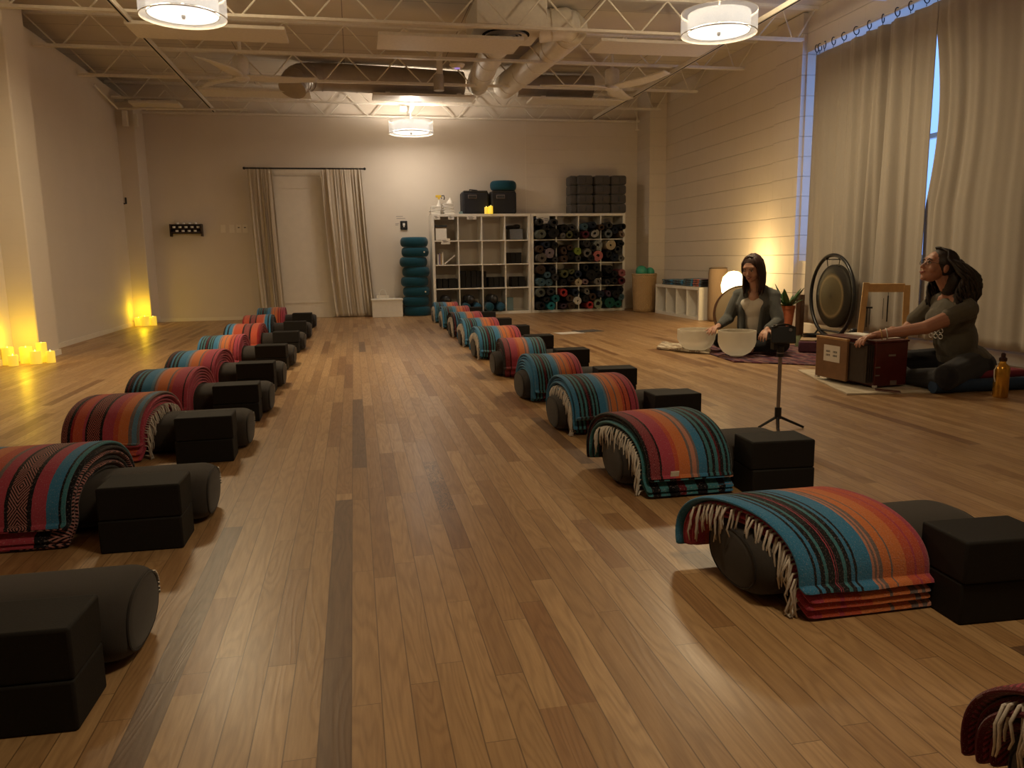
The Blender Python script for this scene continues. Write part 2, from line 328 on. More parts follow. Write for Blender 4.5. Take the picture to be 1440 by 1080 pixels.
# window
w=struct('window_1',MB().b2((XR+.20,WY0,WZ0),(XR+.25,WY0+.05,WZ1)).b2((XR+.20,WY1-.05,WZ0),(XR+.25,WY1,WZ1)).b2((XR+.20,WY0,WZ0),(XR+.25,WY1,WZ0+.05)).b2((XR+.20,WY0,WZ1-.05),(XR+.25,WY1,WZ1)).b2((XR+.20,5.35,WZ0),(XR+.25,5.40,WZ1)).b2((XR+.20,WY0,1.78),(XR+.25,WY1,1.82)),M_trim)
g=NT('window_glass'); g.b.inputs['Transmission Weight'].default_value=1; g.b.inputs['Roughness'].default_value=.02; g.b.inputs['IOR'].default_value=1.05; g.base((.9,.95,1))
tb=g.n('ShaderNodeBsdfTransparent'); mx=g.n('ShaderNodeMixShader'); mx.inputs[0].default_value=.12; g.l(tb.outputs[0],mx.inputs[1]); g.l(g.b.outputs[0],mx.inputs[2]); g.l(mx.outputs[0],g.t.nodes['Material Output'].inputs[0])
struct('pane',MB().b2((XR+.222,WY0+.04,WZ0+.04),(XR+.228,WY1-.04,WZ1-.04)),g.m,w)
# ceiling joists
jb=MB().b2((XL+.02,-.028,-.0125),(4.52,-.004,.0125)).b2((XL+.02,.004,-.0125),(4.52,.028,.0125))
jt=MB().b2((XL-.2,-.03,0),(XR,.03,.03))
def webs(H=.29):
    x=XL+.25; P=[(x-.30,0,H)]
    while x<4.3:
        P+=[(x-.03,0,.01),(x+.03,0,.01),(x+.285,0,H),(x+.305,0,H)]; x+=.61
    P=P[:-2]+[(x-.61+.28,0,H),(4.40,0,.01),(4.46,0,.01),(XR-.03,0,H)]
    return MB().tube(P,.0085,6)
jm=mk('bottom_chord',jb,M_steel,False); tm=mk('top_chord',jt,M_steel,False); wm=mk('web',webs(),M_steel)
jl=['nearest the camera, above the two front drum lamps','just behind the two front drum lamps','second behind the front drum lamps','running in front of the long round duct','behind the long round duct, near the back lamp','tight against the back wall']
for k,y in enumerate((6.2,7.48,8.70,9.95,11.20,11.78)):
    z=2.94 if k<5 else 2.86
    t=thing('roof_joist','painted steel bar joist with zigzag web, '+jl[k],'ceiling joist',(0,y,z),0,'roof joists')
    ob('bottom_chord',jm,None,t); o=ob('top_chord',tm,None,t,(0,0,ZD-.031-z)); ob('web',wm,None,t)
# rails and lights
def rail(x,y0,y1,label):
    t=thing('ceiling_rail',label,'rail',(x,0,2.895),0,'strut rails under the joists'); 
    ob('channel',MB().b2((-.02,y0,-.02),(.02,y1,.022)),M_steel,t,smooth=False); ob('slot_shade',MB().b2((-.008,y0+.01,-.0215),(.008,y1-.01,-.0195)),M_shadow,t,smooth=False)  # dark strip paints the shade of the channel opening
rail(-1.79,4.5,11.75,'thin steel rail running lengthwise under the joists, over the left bolster row'); rail(3.68,4.5,11.75,'thin steel rail running lengthwise under the joists, towards the curtained side')
def panel(x0,x1,y0,y1,label,z=2.86):
    t=thing('radiant_panel',label,'heater panel',((x0+x1)/2,(y0+y1)/2,z),0,'flat radiant ceiling panels'); w=(x1-x0)/2; d=(y1-y0)/2
    ob('panel',MB().b2((-w,-d,0),(w,d,.03)),M_steel,t,bevel=.004); 
    for sx in(-.7,.7): ob('bracket',MB().b2((sx*w-.03,-.02,.03),(sx*w+.03,.02,.075)),M_white,t)
panel(-1.83,-.5,7.55,8.0,'flat cream ceiling panel beside the left drum lamp'); panel(.32,1.68,7.58,8.1,'flat cream ceiling panel below the air diffuser box'); panel(2.42,3.62,7.5,7.95,'flat cream ceiling panel beside the right drum lamp')
panel(.33,1.62,10.15,10.5,'flat cream ceiling panel just above the back drum lamp',2.84); panel(2.35,3.6,10.15,10.5,'flat cream ceiling panel above the right ceiling fan',2.84); panel(-1.7,-.42,10.1,10.5,'flat cream ceiling panel behind the left ceiling fan',2.84); panel(-2.7,-2.1,11.0,11.3,'small flat ceiling panel in the back left corner',2.84)
# ducts
def duct(name,pts,r,label,ribs=True,mat=M_duct):
    t=thing(name,label,'duct',(0,0,0)); 
    ob('duct_pipe',MB().tube(pts,r,24),mat,t); 
    L=[(Vector(pts[i]),Vector(pts[i+1])) for i in range(len(pts)-1)]
    for a,c in L:
        n=max(1,int((c-a).length/.45)); d=(c-a).normalized()
        for k in range(n):
            q=a.lerp(c,(k+.5)/n); ob('seam_ring',MB().tube([q-d*.006,q+d*.006],r+.005,24),mat,t)
    return t
def arc(c,r,a0,a1,n,plane='xy'):
    o=[]
    for i in range(n+1):
        a=rad(a0+(a1-a0)*i/n); o.append((c[0]+r*cos(a),c[1]+r*sin(a),c[2]))
    return o
duct('round_duct',[(-.62,10.02,2.86),(-.6,10.06,2.93),(-.56,10.15,3.0),(-.48,10.25,3.05),(-.36,10.33,3.07),(-.2,10.36,3.08),(.5,10.40,3.07),(1.5,10.52,3.06)],.165,'long grey round duct with elbow running across the ceiling in front of the back wall')
duct('round_duct',[(2.24,10.55,3.08),(3.0,10.5,3.08),(3.25,10.5,3.08)],.14,'short grey round duct at the ceiling right of the two lengthwise ducts')
duct('round_duct',[(1.60,8.35,3.08),(1.63,9.4,3.07),(1.68,10.4,3.05)],.14,'left of the two round ducts leading from the diffuser box to the back',mat=M_steel)
duct('round_duct',[(1.90,7.9,3.08),(2.15,7.85,3.1),(2.28,8.0,3.1),(2.26,8.3,3.08),(2.16,9.4,3.06),(2.04,10.45,3.04)],.15,'right of the two round ducts, curving out of the diffuser box',mat=M_steel)
t=thing('air_diffuser_box','square cream ventilation box with round slotted diffuser under the ceiling','vent',(1.58,7.98,2.985))
ob('plenum',MB().b2((-.34,-.36,.02),(.34,.36,.27)),M_steel,t,bevel=.008)
d=MB()
for k in range(5): r=.05+k*.036; d.lathe([(r,0),(r+.02,-.022+.002*k),(r+.026,-.020),(r+.008,.006)],32)
ob('diffuser',d,M_trim,t,(0,-.02,.012)); ob('diffuser_gap_shade',MB().lathe([(0,0),(.235,0),(.235,.006),(0,.006)],32),M_shadow,t,(0,-.02,.013))  # black disc paints the shade between the diffuser rings
t=thing('ceiling_speaker','small grey cylinder fixture hung on an arm in mid ceiling','ceiling fixture',(1.09,9.62,2.80))
ob('cylinder',MB().lathe([(0,0),(.06,0),(.062,.01),(.062,.17),(.05,.18),(0,.18)],24),M_duct,t); ob('arm',MB().b2((-.02,-.02,.17),(.05,.02,.45)),M_steel,t)
t=thing('smoke_detector','round smoke detector with faint violet light near mid ceiling','detector',(1.22,8.93,2.93))
ob('housing',MB().lathe([(0,-.03),(.06,-.028),(.085,0),(.085,.012),(0,.012)],24),M_steel,t); ob('indicator',MB().lathe([(0,-.035),(.03,-.034),(.035,-.029),(0,-.029)],16),emis('violet_led',(.35,.2,.9),.5),t)
# short beam + junction at back lamp
t=thing('lamp_bracket','short white strut above the back drum lamp','bracket',(.83,11.3,2.90)); ob('strut',MB().box((.06,.25,.02),(.05,.9,.05)),M_white,t); ob('junction_box',MB().box((-.06,-.1,-.03),(.09,.09,.05)),M_white,t)
# ceiling fans
def fan(loc,rot,label,bl=.74):
    t=thing('ceiling_fan',label,'ceiling fan',loc,0,'ceiling fans')
    ob('motor',MB().lathe([(0,.02),(.07,.02),(.085,.05),(.085,.2),(.07,.22),(.02,.22),(.02,.40),(.06,.41),(.06,.45),(0,.45)],24),M_steel,t)
    ob('hub',MB().lathe([(0,-.035),(.05,-.03),(.09,-.008),(.09,.02),(0,.02)],24),M_steel,t)
    for k in range(3):
        def fn(u,v,k=k):
            x=.06+u*bl; w=.05+.045*sin(pi*min(1,u*1.15)**.7)*(1 if u<.9 else (1-u)/.1*.6+.4); y=(v-.5)*2*w+.05*sin(pi*u); z=.01-.02*(v-.5)*1.2+.02*u
            a=rot+k*2*pi/3; return (x*cos(a)-y*sin(a),x*sin(a)+y*cos(a),z)
        ob('blade',MB().grid(fn,14,4),M_steel,t,solid=.012,ang=180)
fan((-1.10,9.25,2.80),rad(8),'cream three-bladed ceiling fan on the left side of the room'); fan((3.12,9.26,2.80),rad(56),'cream three-bladed ceiling fan on the right side of the room',.8)
# sprinkler pipes & misc near left corner
t=thing('sprinkler_pipe','thin painted pipe along the back wall top at left','pipe',(0,0,0)); ob('pipe',MB().tube([(XL+.05,11.3,2.82),(-1.3,11.3,2.84)],.014,8).tube([(XL+.05,11.3,2.82),(XL+.05,10.4,2.93)],.012,8),M_steel,t)
ob('valve',MB().box((-2.83,11.32,2.70),(.07,.07,.2)).box((-2.7,11.32,2.68),(.05,.05,.16)),M_steel,t,bevel=.01)
t=thing('fire_sprinkler','small pendent sprinkler head near the back right column','sprinkler',(4.27,11.5,2.72)); ob('pipe',MB().tube([(0,0,.0),(0,0,.16)],.008,8),M_steel,t); ob('deflector',MB().lathe([(0,-.03),(.035,-.028),(.035,-.02),(.01,-.01),(.012,.02),(0,.02)],12),M_steel,t)
# ---------------------------------------------------------------- lights: drum pendants
def light(name,kind,loc,power,col,size=.1,rot=None,parent=None,spread=None,shape=None):
    l=bpy.data.lights.new(name,kind); l.energy=power; l.color=col
    if kind=='POINT': l.shadow_soft_size=size
    if kind=='AREA':
        l.shape='DISK'; l.size=size
        if spread: l.spread=spread
    o=bpy.data.objects.new(name,l); COL.objects.link(o); o.location=loc
    if rot: o.rotation_euler=rot
    if parent: o.parent=parent
    return o
WARM=(1,.785,.48)
def pendant(loc,label,pd,pu,wc=WARM,seen=True):
    t=thing('drum_pendant',label,'pendant lamp',loc,0,'drum pendant lamps')
    r=.30; H=.17
    ob('outer_shade',MB().grid(lambda u,v:(r*cos(2*pi*u),r*sin(2*pi*u),v*H),48,2),M_sheer,t,ang=180)
    ob('inner_shade',MB().grid(lambda u,v:(.245*cos(2*pi*u),.245*sin(2*pi*u),.03+v*(H-.045)),48,2),M_shade_in,t,ang=180,solid=.002)
    ob('diffuser',MB().lathe([(0,.018),(.24,.018),(.243,.024),(0,.024)],48),M_diff,t)
    ob('rim',MB().tube([(r*cos(2*pi*k/48),r*sin(2*pi*k/48),0) for k in range(48)],.0035,6,closed=True).tube([(r*cos(2*pi*k/48),r*sin(2*pi*k/48),H) for k in range(48)],.003,6,closed=True).tube([(.246*cos(2*pi*k/48),.246*sin(2*pi*k/48),.018) for k in range(48)],.003,6,closed=True),M_steel,t)
    ob('finial',MB().lathe([(0,-.012),(.008,-.010),(.014,0),(.014,.016),(0,.017)],12),M_steel,t)
    ob('stem',MB().tube([(0,0,.03),(0,0,ZD-loc[2]-.04)],.006,8),M_steel,t); ob('canopy',MB().lathe([(0,0),(.06,0),(.06,-.02),(.03,-.03),(0,-.03)],20),M_steel,t,(0,0,ZD-loc[2]-.001))
    light('lamp_glow','AREA',(0,0,-.02),pd,wc,.42,parent=t)
    light('lamp_bulb','POINT',(0,0,.12),pu,wc,.05,parent=t)
pendant((-1.12,6.30,2.58),'large white double drum pendant lamp at upper left',36,24)
pendant((2.97,6.15,2.58),'large white double drum pendant lamp at upper right',36,24)
pendant((.855,11.05,2.52),'small-looking white drum pendant lamp near the back wall above the shelves',11,30,(1,.86,.70))
pendant((.9,1.0,2.58),'unseen white drum pendant lamp added above the camera as fill light',18,7)  # added lamp out of view, brightens the near floor
# ---------------------------------------------------------------- bolster sets
BL_,BA,BB=.66,.150,.083
def bolster_meshes():
    def sec(a,k):   # superellipse
        c,s=cos(a),sin(a); e=.86
        return (BA*k*math.copysign(abs(c)**e,c),BB*k*math.copysign(abs(s)**e,s))
    prof=[]; r=.050; h=BL_/2
    for i in range(7): a=i/6*pi/2; prof.append((h-r+r*sin(a),1-(r-r*cos(a))/BA))
    xs=[(-x,k) for x,k in reversed(prof)]+[(x,k) for x,k in prof]
    n=40; vs=[];fs=[]
    for x,k in xs:
        for j in range(n):
            y,z=sec(2*pi*j/n,k); vs.append((x,y,z*1.0+BB))
    for i in range(len(xs)-1):
        for j in range(n): a=i*n+j;b_=i*n+(j+1)%n; fs.append((a,b_,b_+n,a+n))
    c0=len(vs); vs.append((-h-.006,0,BB)); vs.append((h+.006,0,BB)); L=(len(xs)-1)*n
    for j in range(n): fs.append((c0,(j+1)%n,j)); fs.append((c0+1,L+j,L+(j+1)%n))
    body=MB().add(vs,fs)
    pips=[]
    for s in(-1,1):
        pip=MB(); pips.append(pip); pip.tube([(s*(h-.006),sec(2*pi*j/n,.82)[0],sec(2*pi*j/n,.82)[1]+BB) for j in range(n)],.0035,6,closed=True)
    zp=MB()
    for k in range(9):
        a=rad(-8+k*6); y,z=sec(a,.82); zp.box((h-.002,y+.002 if 0 else y,z+BB),(.006,.004,.006))
    return mk('cover',body,M_bol,True,180),[mk('piping',q,M_seam) for q in pips],mk('zip',zp,M_zip)
bm_,pm_,zm_=bolster_meshes()
def mkbol(loc,label,rz=0):
    t=thing('bolster',label,'bolster',loc,rz,'bolsters laid out in two rows'); ob('cover',bm_,None,t); [ob('piping',q,None,t) for q in pm_]
    z=ob('zip',zm_,None,t); z['label']='silver zip teeth'
    return t
blk_me=mk('yoga_block',MB().b2((-.115,-.076,0),(.115,.076,.0985)),M_blk,True,40)
def mkblk(loc,rz,label):
    o=ob('yoga_block',blk_me,None,None,loc,rz,bevel=.006,seg=3); tag(o,label,'yoga block','black foam blocks beside the bolsters'); return o
def mkblanket(loc,rz,W,mat,label,seed,flip=False,fringe=None,n=6,flare=.0,ends=None,back=-12,wave=.005,tag_=False,fstep=.018,pit=None,low=False):
    """folded blanket draped over a bolster; x across, local -y is the side facing the camera"""
    rr=random.Random(seed); b=MB(); zc=BB; pit=pit or .0158; tk=pit*.89
    ends=ends or [.003,.004,.020,.022,.060,.064,.07]
    kx=math.tan(rz); t=thing('folded_blanket',label,'blanket',loc,0,'striped folded blankets on the bolsters')
    ph=[rr.uniform(0,6) for _ in range(4)]
    def path(d,zend,ns=34,fl=0):
        P=[]; a_=BA+d; b_=BB+d
        ang0=back; 
        for i in range(ns+1):
            A=rad(ang0+(180-ang0)*i/ns); c,s=cos(A),sin(A)
            P.append((a_*math.copysign(abs(c)**.9,c),zc+b_*math.copysign(abs(s)**.9,s)))
        m=6
        for i in range(1,m+1):
            q=i/m; P.append((-a_-fl*q*q,zc+(zend-zc)*q))
        return P
    for L in range(n):
        d=.0085+L*pit; ze=max(ends[min(L,len(ends)-1)]+rr.uniform(-.001,.004),.002)+tk*.55
        P=path(d,ze,fl=(flare+(n-1-L)*pit*.9) if low else flare*(L+1)/n+.004*(L//2)); N=len(P)
        x0=rr.uniform(-.007,.007)-(.012 if L%2 and fringe==-1 else 0); x1=W+rr.uniform(-.007,.007)
        # normals
        nor=[]; s=[0]
        for i in range(N):
            a=P[max(0,i-1)];c=P[min(N-1,i+1)]; ty,tz=c[0]-a[0],c[1]-a[1]; l=math.hypot(ty,tz); nor.append((tz/l*-1,ty/l) if False else (-tz/l,ty/l))
            if i: s.append(s[-1]+math.hypot(P[i][0]-P[i-1][0],P[i][1]-P[i-1][1]))
        # make normals point outward
        if nor[N//3][1]<0: nor=[(-a,-c) for a,c in nor]
        nx=14; ring=[]; vv=[]
        for i in range(N): ring.append((i,1))
        endc=(N-1)
        for i in range(N-1,-1,-1): ring.append((i,-1))
        vs=[];M=len(ring)+2
        st=[0,.004,.012]+[.012+(W-.024)*k/nx for k in range(1,nx)]+[W-.012,W-.004,W]
        rows=[]
        for xx in st:
            e=min(xx,W-xx); sc_=math.sqrt(max(.05,1-(1-min(e,.012)/.012)**2))
            row=[]; fx=x0+(x1-x0)*xx/W
            w_=wave*(sin(fx*17+ph[0])+.6*sin(fx*31+ph[1]))*(.4+.6*L/n)
            def pt(i,sg,ext=0):
                y,z=P[i]; ny,nz=nor[i]; ww=w_*sin(min(1,s[i]/.2)*pi/2)*(.3+sin(s[i]*9+ph[2])*.7 if True else 1)
                o=sg*tk/2*sc_*(.92)+max(-.004,ww*.6); 
                Y=y+ny*o; Z=z+nz*o
                if ext:
                    a=P[i-1] if i else P[1]; ty,tz=(y-a[0]),(z-a[1]); l=math.hypot(ty,tz); Y+=ty/l*ext; Z+=tz/l*ext
                return (fx-Y*kx,Y,max(.0015,Z))
            for i in range(N): row.append((pt(i,1),(xx/W,s[i])))
            row.append((pt(N-1,.0,tk*.45*sc_),(xx/W,s[-1]+.008)))
            for i in range(N-1,-1,-1): row.append((pt(i,-1),(xx/W,s[i]+.2)))
            row.append((pt(0,.0,tk*.45*sc_),(xx/W,0)))
            rows.append(row)
        Mr=len(rows[0]); vs=[q[0] for r_ in rows for q in r_]; fs=[];uvs=[]
        fu=(lambda q:(1-q[0],q[1])) if flip else (lambda q:q)
        if low and L<n-1: fu=(lambda q,f0=fu:(.66+.30*f0((1-q[0],q[1]))[0],q[1])) if L%2 else (lambda q:(.99-.45*q[0],q[1]))
        for a in range(len(rows)-1):
            for k in range(Mr):
                k2=(k+1)%Mr; fs.append((a*Mr+k,a*Mr+k2,(a+1)*Mr+k2,(a+1)*Mr+k)); uvs.append([fu(rows[a][k][1]),fu(rows[a][k2][1]),fu(rows[a+1][k2][1]),fu(rows[a+1][k][1])])
        for a in(0,len(rows)-1):
            for k in range(N-1): 
                q=[a*Mr+k,a*Mr+k+1,a*Mr+(2*N-1-k),a*Mr+(2*N-k)]
                uq=[fu(rows[a][k][1])]*4
                fs.append(tuple(q)); uvs.append(uq)
            fs.append((a*Mr+N-1,a*Mr+N,a*Mr+N+1)); uvs.append([fu(rows[a][k][1])]*3)
            fs.append((a*Mr+2*N,a*Mr+2*N+1,a*Mr)); uvs.append([fu(rows[a][k][1])]*3)
        b.add(vs,fs,uvs)
    ob('folds',b,mat,t,ang=70)
    if fringe is not None:
        fb=MB(); d=.0085+pit*2; P=path(d,.02,40); x=-.004 if fringe<0 else W+.004; sg=-1 if fringe<0 else 1
        acc=0;nextp=.05
        for i in range(1,len(P)):
            acc+=math.hypot(P[i][0]-P[i-1][0],P[i][1]-P[i-1][1])
            if acc<.13 and abs(P[i][0])>.1 and P[i][0]>0: continue
            if acc<nextp: continue
            nextp+=fstep
            y,z=P[i]
            for q in range(2):
                ln=rr.uniform(.05,.105); dx=sg*rr.uniform(.006,.022); dy=rr.uniform(-.014,.010)
                zz=max(.004,z-ln); wob=rr.uniform(-.004,.004)
                x_=x; pts=[(x-sg*.01,y,z),(x+dx*.5,y+dy*.3,z-.004),(x+dx,y+dy*.6+wob,max(.005,z-ln*.4)),(x+dx*1.1,y+dy-wob,max(.004,z-ln*.75)),(x+dx*1.0,y+dy+wob,zz)]
                pts=[(a-b_*kx,b_,c_) for a,b_,c_ in pts]; fb.tube(pts,[.0024,.0030,.0028,.0024,.0016],5)
        f=ob('fringe',fb,M_fr,t,ang=180); f['label']='off-white knotted cotton fringe'
    if tag_:
        c=ob('care_tag',MB().box((W*.35,-.285,.10),(.03,.003,.018),rx=.2),M_paper,t); c['label']='small white care tag'
    return t
RY=[.755,1.72,2.68,3.63,4.50,5.47,6.50,7.46,8.38,9.42,10.35]
ordn=['nearest the camera','second from the camera','third from the camera','fourth from the camera','fifth from the camera','sixth from the camera','seventh from the camera','eighth from the camera','ninth from the camera','second from the far end','at the far end']
# right row: (x left end, blanket x offset, blanket rz deg, material, flip, fringe, label look)
RR=[dict(m=M_G,rz=6,fr=-1,bx=.025,n=4,lab='maroon and pink striped blanket with white fringe at the lower right picture corner'),
 dict(m=M_R1,rz=17,fr=-1,bx=.02,low=True,fl=.018,pit=.0150,lab='wide blue, black and orange striped blanket with long fringe, largest in the right row',W=.32,n=4,ends=[.003,.020,.038,.062]),
 dict(m=M_B,rz=9,fr=-1,bx=.02,lab='pink and orange striped blanket with maroon edge, fringe and white care tag',tag_=True,W=.31,low=True),
 dict(m=M_A,rz=3,fr=-1,bx=.05,lab='black-and-teal edged blanket with dense hanging fringe, behind the care-tagged one',W=.30,ends=[.003,.004,.03,.032,.085,.09],fstep=.011),
 dict(m=M_A,rz=2,bx=.04,lab='teal, orange and pink striped blanket draped smoothly, fourth from the wide blue one',fr=None,W=.30),
 dict(m=M_B,rz=-2,bx=.06,lab='blanket with maroon left edge and blue right edge, mid right row',fr=None,W=.31),
 dict(m=M_A,rz=3,fr=-1,bx=.03,lab='grey-blue and orange striped blanket with tangled fringe, sixth beyond the corner one',W=.34),
 dict(m=M_A,rz=2,fr=-1,bx=.03,lab='blue and red-orange striped blanket with fringe, fourth from the far end of the right row',W=.33),
 dict(m=M_E,rz=2,fr=-1,bx=.03,lab='orange-topped striped blanket with fringe, third from the far end of the right row',W=.32),
 dict(m=M_A,rz=0,fr=-1,bx=.03,lab='orange and pink blanket second from the far end of the right row',W=.32),
 dict(m=M_A,rz=0,fr=-1,bx=.03,lab='black-fringed coral blanket at the far end of the right row, before the white shelf',W=.30)]
for k,(y,d) in enumerate(zip(RY,RR)):
    x0=.885+.012*min(k,9)+(.0 if k!=0 else .03); 
    if k==5: x0+=-.0
    mkbol((x0+BL_/2,y,0),'charcoal bolster in the right row, '+ordn[k],rad(R.uniform(-1.5,1.5)))
    W=d.get('W',.35)
    mkblanket((x0+d['bx'],y,0),rad(d['rz']),W,d['m'],d['lab'],k+3,fringe=d['fr'],ends=d.get('ends'),n=d.get('n',6),tag_=d.get('tag_',False),fstep=d.get('fstep',.018),flare=d.get('fl',.008),low=d.get('low',False),pit=d.get('pit'))
    bx=x0+.52; by=y-.243; ry=rad(R.uniform(-3,3)) 
    mkblk((bx,by,0),ry,'lower black foam block of the pair beside the right-row bolster '+ordn[k]); mkblk((bx+R.uniform(-.006,.006),by+R.uniform(-.006,.004),.099),ry+rad(R.uniform(-2,2)),'upper black foam block of the pair beside the right-row bolster '+ordn[k])
LY=[1.74,2.66,3.68,4.52,5.42,6.48,7.62,8.82,10.15]
LR=[dict(m=M_E,rz=-5,bx=-.09,lab='red blanket on the nearest left bolster, cut off by the left picture edge'),
 dict(m=M_C,rz=-9,W=.34,bx=.008,lab='blue, orange and pink striped blanket with black diamond band, nearest whole one on the left',n=6),
 dict(m=M_D,rz=-10,W=.31,lab='red and orange striped blanket with black zigzag band and frayed right edge',fr=1,n=6,ends=[.004,.006,.03,.034,.07,.075]),
 dict(m=M_E,rz=-8,W=.31,lab='black, blue, orange and pink striped blanket, just behind the zigzag-banded one'),
 dict(m=M_E,rz=-8,W=.30,lab='black, blue and pink striped blanket, second behind the zigzag-banded one'),
 dict(m=M_A,rz=-4,W=.30,lab='blue and black striped blanket with crumpled red corner, mid left row'),
 dict(m=M_F,rz=-4,W=.31,lab='red blanket with dark patterned band, third from the far end of the left row'),
 dict(m=M_F,rz=0,W=.30,flip=True,lab='plain red-looking blanket, second from the far end of the left row'),
 dict(m=M_A,rz=0,W=.32,lab='grey-blue and red striped blanket at the far end of the left row')]
lo=['nearest the camera','second from the camera','third from the camera','fourth from the camera','fifth from the camera','fourth from the far end','third from the far end','second from the far end','at the far end']
for k,(y,d) in enumerate(zip(LY,LR)):
    xe=-.485-.006*(k%3)
    mkbol((xe-BL_/2,y,0),'charcoal bolster in the left row, '+lo[k],rad(R.uniform(-1,1)))
    W=d.get('W',.34)
    mkblanket((xe-BL_-.03+d.get('bx',0),y,0),rad(d['rz']),W,d['m'],d['lab'],k+30,flip=d.get('flip',False),fringe=d.get('fr'),n=d.get('n',6),flare=.008,ends=d.get('ends'),low=k in(1,2))
    bx=xe-.155; by=y-.243; ry=rad(R.uniform(-2,2))
    mkblk((bx,by,0),ry,'lower black foam block of the pair beside the left-row bolster '+lo[k]); mkblk((bx+R.uniform(-.004,.004),by+R.uniform(-.004,.004),.099),ry+rad(R.uniform(-1,1)),'upper black foam block of the pair beside the left-row bolster '+lo[k])
#PART2
# ---------------------------------------------------------------- curtains
def curtain(name,P0,P1,z0,z1,folds,amp,mat,parent=None,label=None,seed=1,taper=None,lean=0,cat='curtain',group=None,nu=None,ground=None):
    """pleated cloth between plan points P0,P1; taper(t) scales the width at height t (0 bottom..1 top)"""
    rr=random.Random(seed); P0=Vector(P0);P1=Vector(P1); d=(P1-P0); n=Vector((-d.y,d.x)).normalized(); nu=nu or int(folds*12)
    ph=[rr.uniform(0,6) for _ in range(8)]
    cum=[0]
    for i in range(folds*2): cum.append(cum[-1]+rr.uniform(.55,1.5))
    tot=cum[-1]
    def warp(u):
        q=u*folds*2; i=min(int(q),folds*2-1); return (cum[i]+(cum[i+1]-cum[i])*(q-i))/tot
    def fn(u,v):
        t=1-v; s=taper(u,t) if taper else u; w=warp(u)
        A=amp*(.55+.45*sin(7*u+ph[0]))*(.55+.6*(1-t))
        o=A*sin(u*folds*2*pi+.35*sin(3*t+ph[1]+5*u))+A*.35*sin(u*folds*4.7*pi+ph[2]+t*1.5)
        base=P0+d*(s if taper else w)
        z=z0+(z1-z0)*t
        if ground and t<.06: o+=ground*(1-t/.06)*sin(u*9+ph[3])
        return (base.x+n.x*o,base.y+n.y*o,z)
    o=ob(name,MB().grid(fn,nu,36),mat,parent,ang=180,solid=.004)
    if label and parent is None: tag(o,label,cat,group)
    return o
XC=4.50
t=thing('curtain_rod','long pale rod carrying the tall window curtains at right','curtain rod',(0,0,0))
ob('rod',MB().tube([(XC,7.22,2.80),(XC,2.2,2.80)],.011,10),M_steel,t); ob('bracket',MB().tube([(XC,7.15,2.80),(XR+.05,7.5,2.87)],.01,6).tube([(XC,5.2,2.80),(XR+.05,5.2,2.87)],.01,6),M_steel,t)
def ring(y,lab,rot,par):
    def q(k): a=2*pi*k/20; return Vector((XC+.034*cos(a)*sin(rot),y+.034*cos(a)*cos(rot),2.785+.034*sin(a)))
    ob('ring',MB().tube([q(k) for k in range(20)],.0045,6,closed=True).tube([(XC,y,2.752),(XC,y,2.728)],.003,5),M_dark,par)
def bigcurtain(label,y0,y1,seed,folds,ys,tp=None,group=None,z1=2.725):
    t=thing('window_curtain',label,'curtain',(0,0,0),0,group)
    curtain('panel',(XC,y0),(XC,y1),.13,z1,folds,.055,M_gauze2,t,seed=seed,taper=tp,nu=folds*16)
    for k,y in enumerate(ys): ring(y,'',R.uniform(.9,1.6) if k not in(2,) else .3,t)
bigcurtain('far panel of the tall grey-beige window curtain, beside the gong',7.20,5.56,5,8,[7.19,7.14,7.06,6.92,6.76,6.58,6.40,6.22,6.04,5.88,5.70,5.58])
def tpn(u,t): return u+ (1-u)**3*.036*sin(pi*min(1,max(0,(t-.40)/.54)))
bigcurtain('near panel of the tall grey-beige window curtain, behind the harmonium player',5.575,3.0,9,11,[5.51,5.45,5.30,5.15,4.9,4.65,4.4,4.15,3.9,3.6,3.3,3.05],tp=tpn,z1=2.725)
# door with its curtains
d=struct('door_1',MB().b2((-1.08,YB-.03,.0),(-.30,YB+.001,2.03)),M_trim,bevel=.004)
struct('panel_moulding',MB().b2((-1.08,YB-.038,1.86),(-.40,YB-.028,1.875)).b2((-1.06,YB-.038,.22),(-.38,YB-.028,.24)),M_trim,d)
struct('trim_6',MB().b2((-1.18,YB-.02,0),(-1.085,YB+.001,2.12)).b2((-.295,YB-.02,0),(-.2,YB+.001,2.12)).b2((-1.18,YB-.02,2.035),(-.2,YB+.001,2.12)),M_trim)
yc=YB-.14
t=thing('curtain_rod','short black rod above the back door','curtain rod',(0,0,0)); ob('rod',MB().tube([(-1.43,yc,2.125),(.21,yc,2.125)],.011,10),M_black,t); ob('finial',MB().ball((-1.44,yc,2.125),.02).ball((.22,yc,2.125),.02),M_black,t); ob('bracket',MB().tube([(-1.36,yc,2.12),(-1.36,YB,2.12)],.007,6).tube([(.14,yc,2.12),(.14,YB,2.12)],.007,6),M_black,t)
def tl(u,t):   # left door curtain: straight at left, swings right towards the floor
    return u*(1-.0*t)+0*u
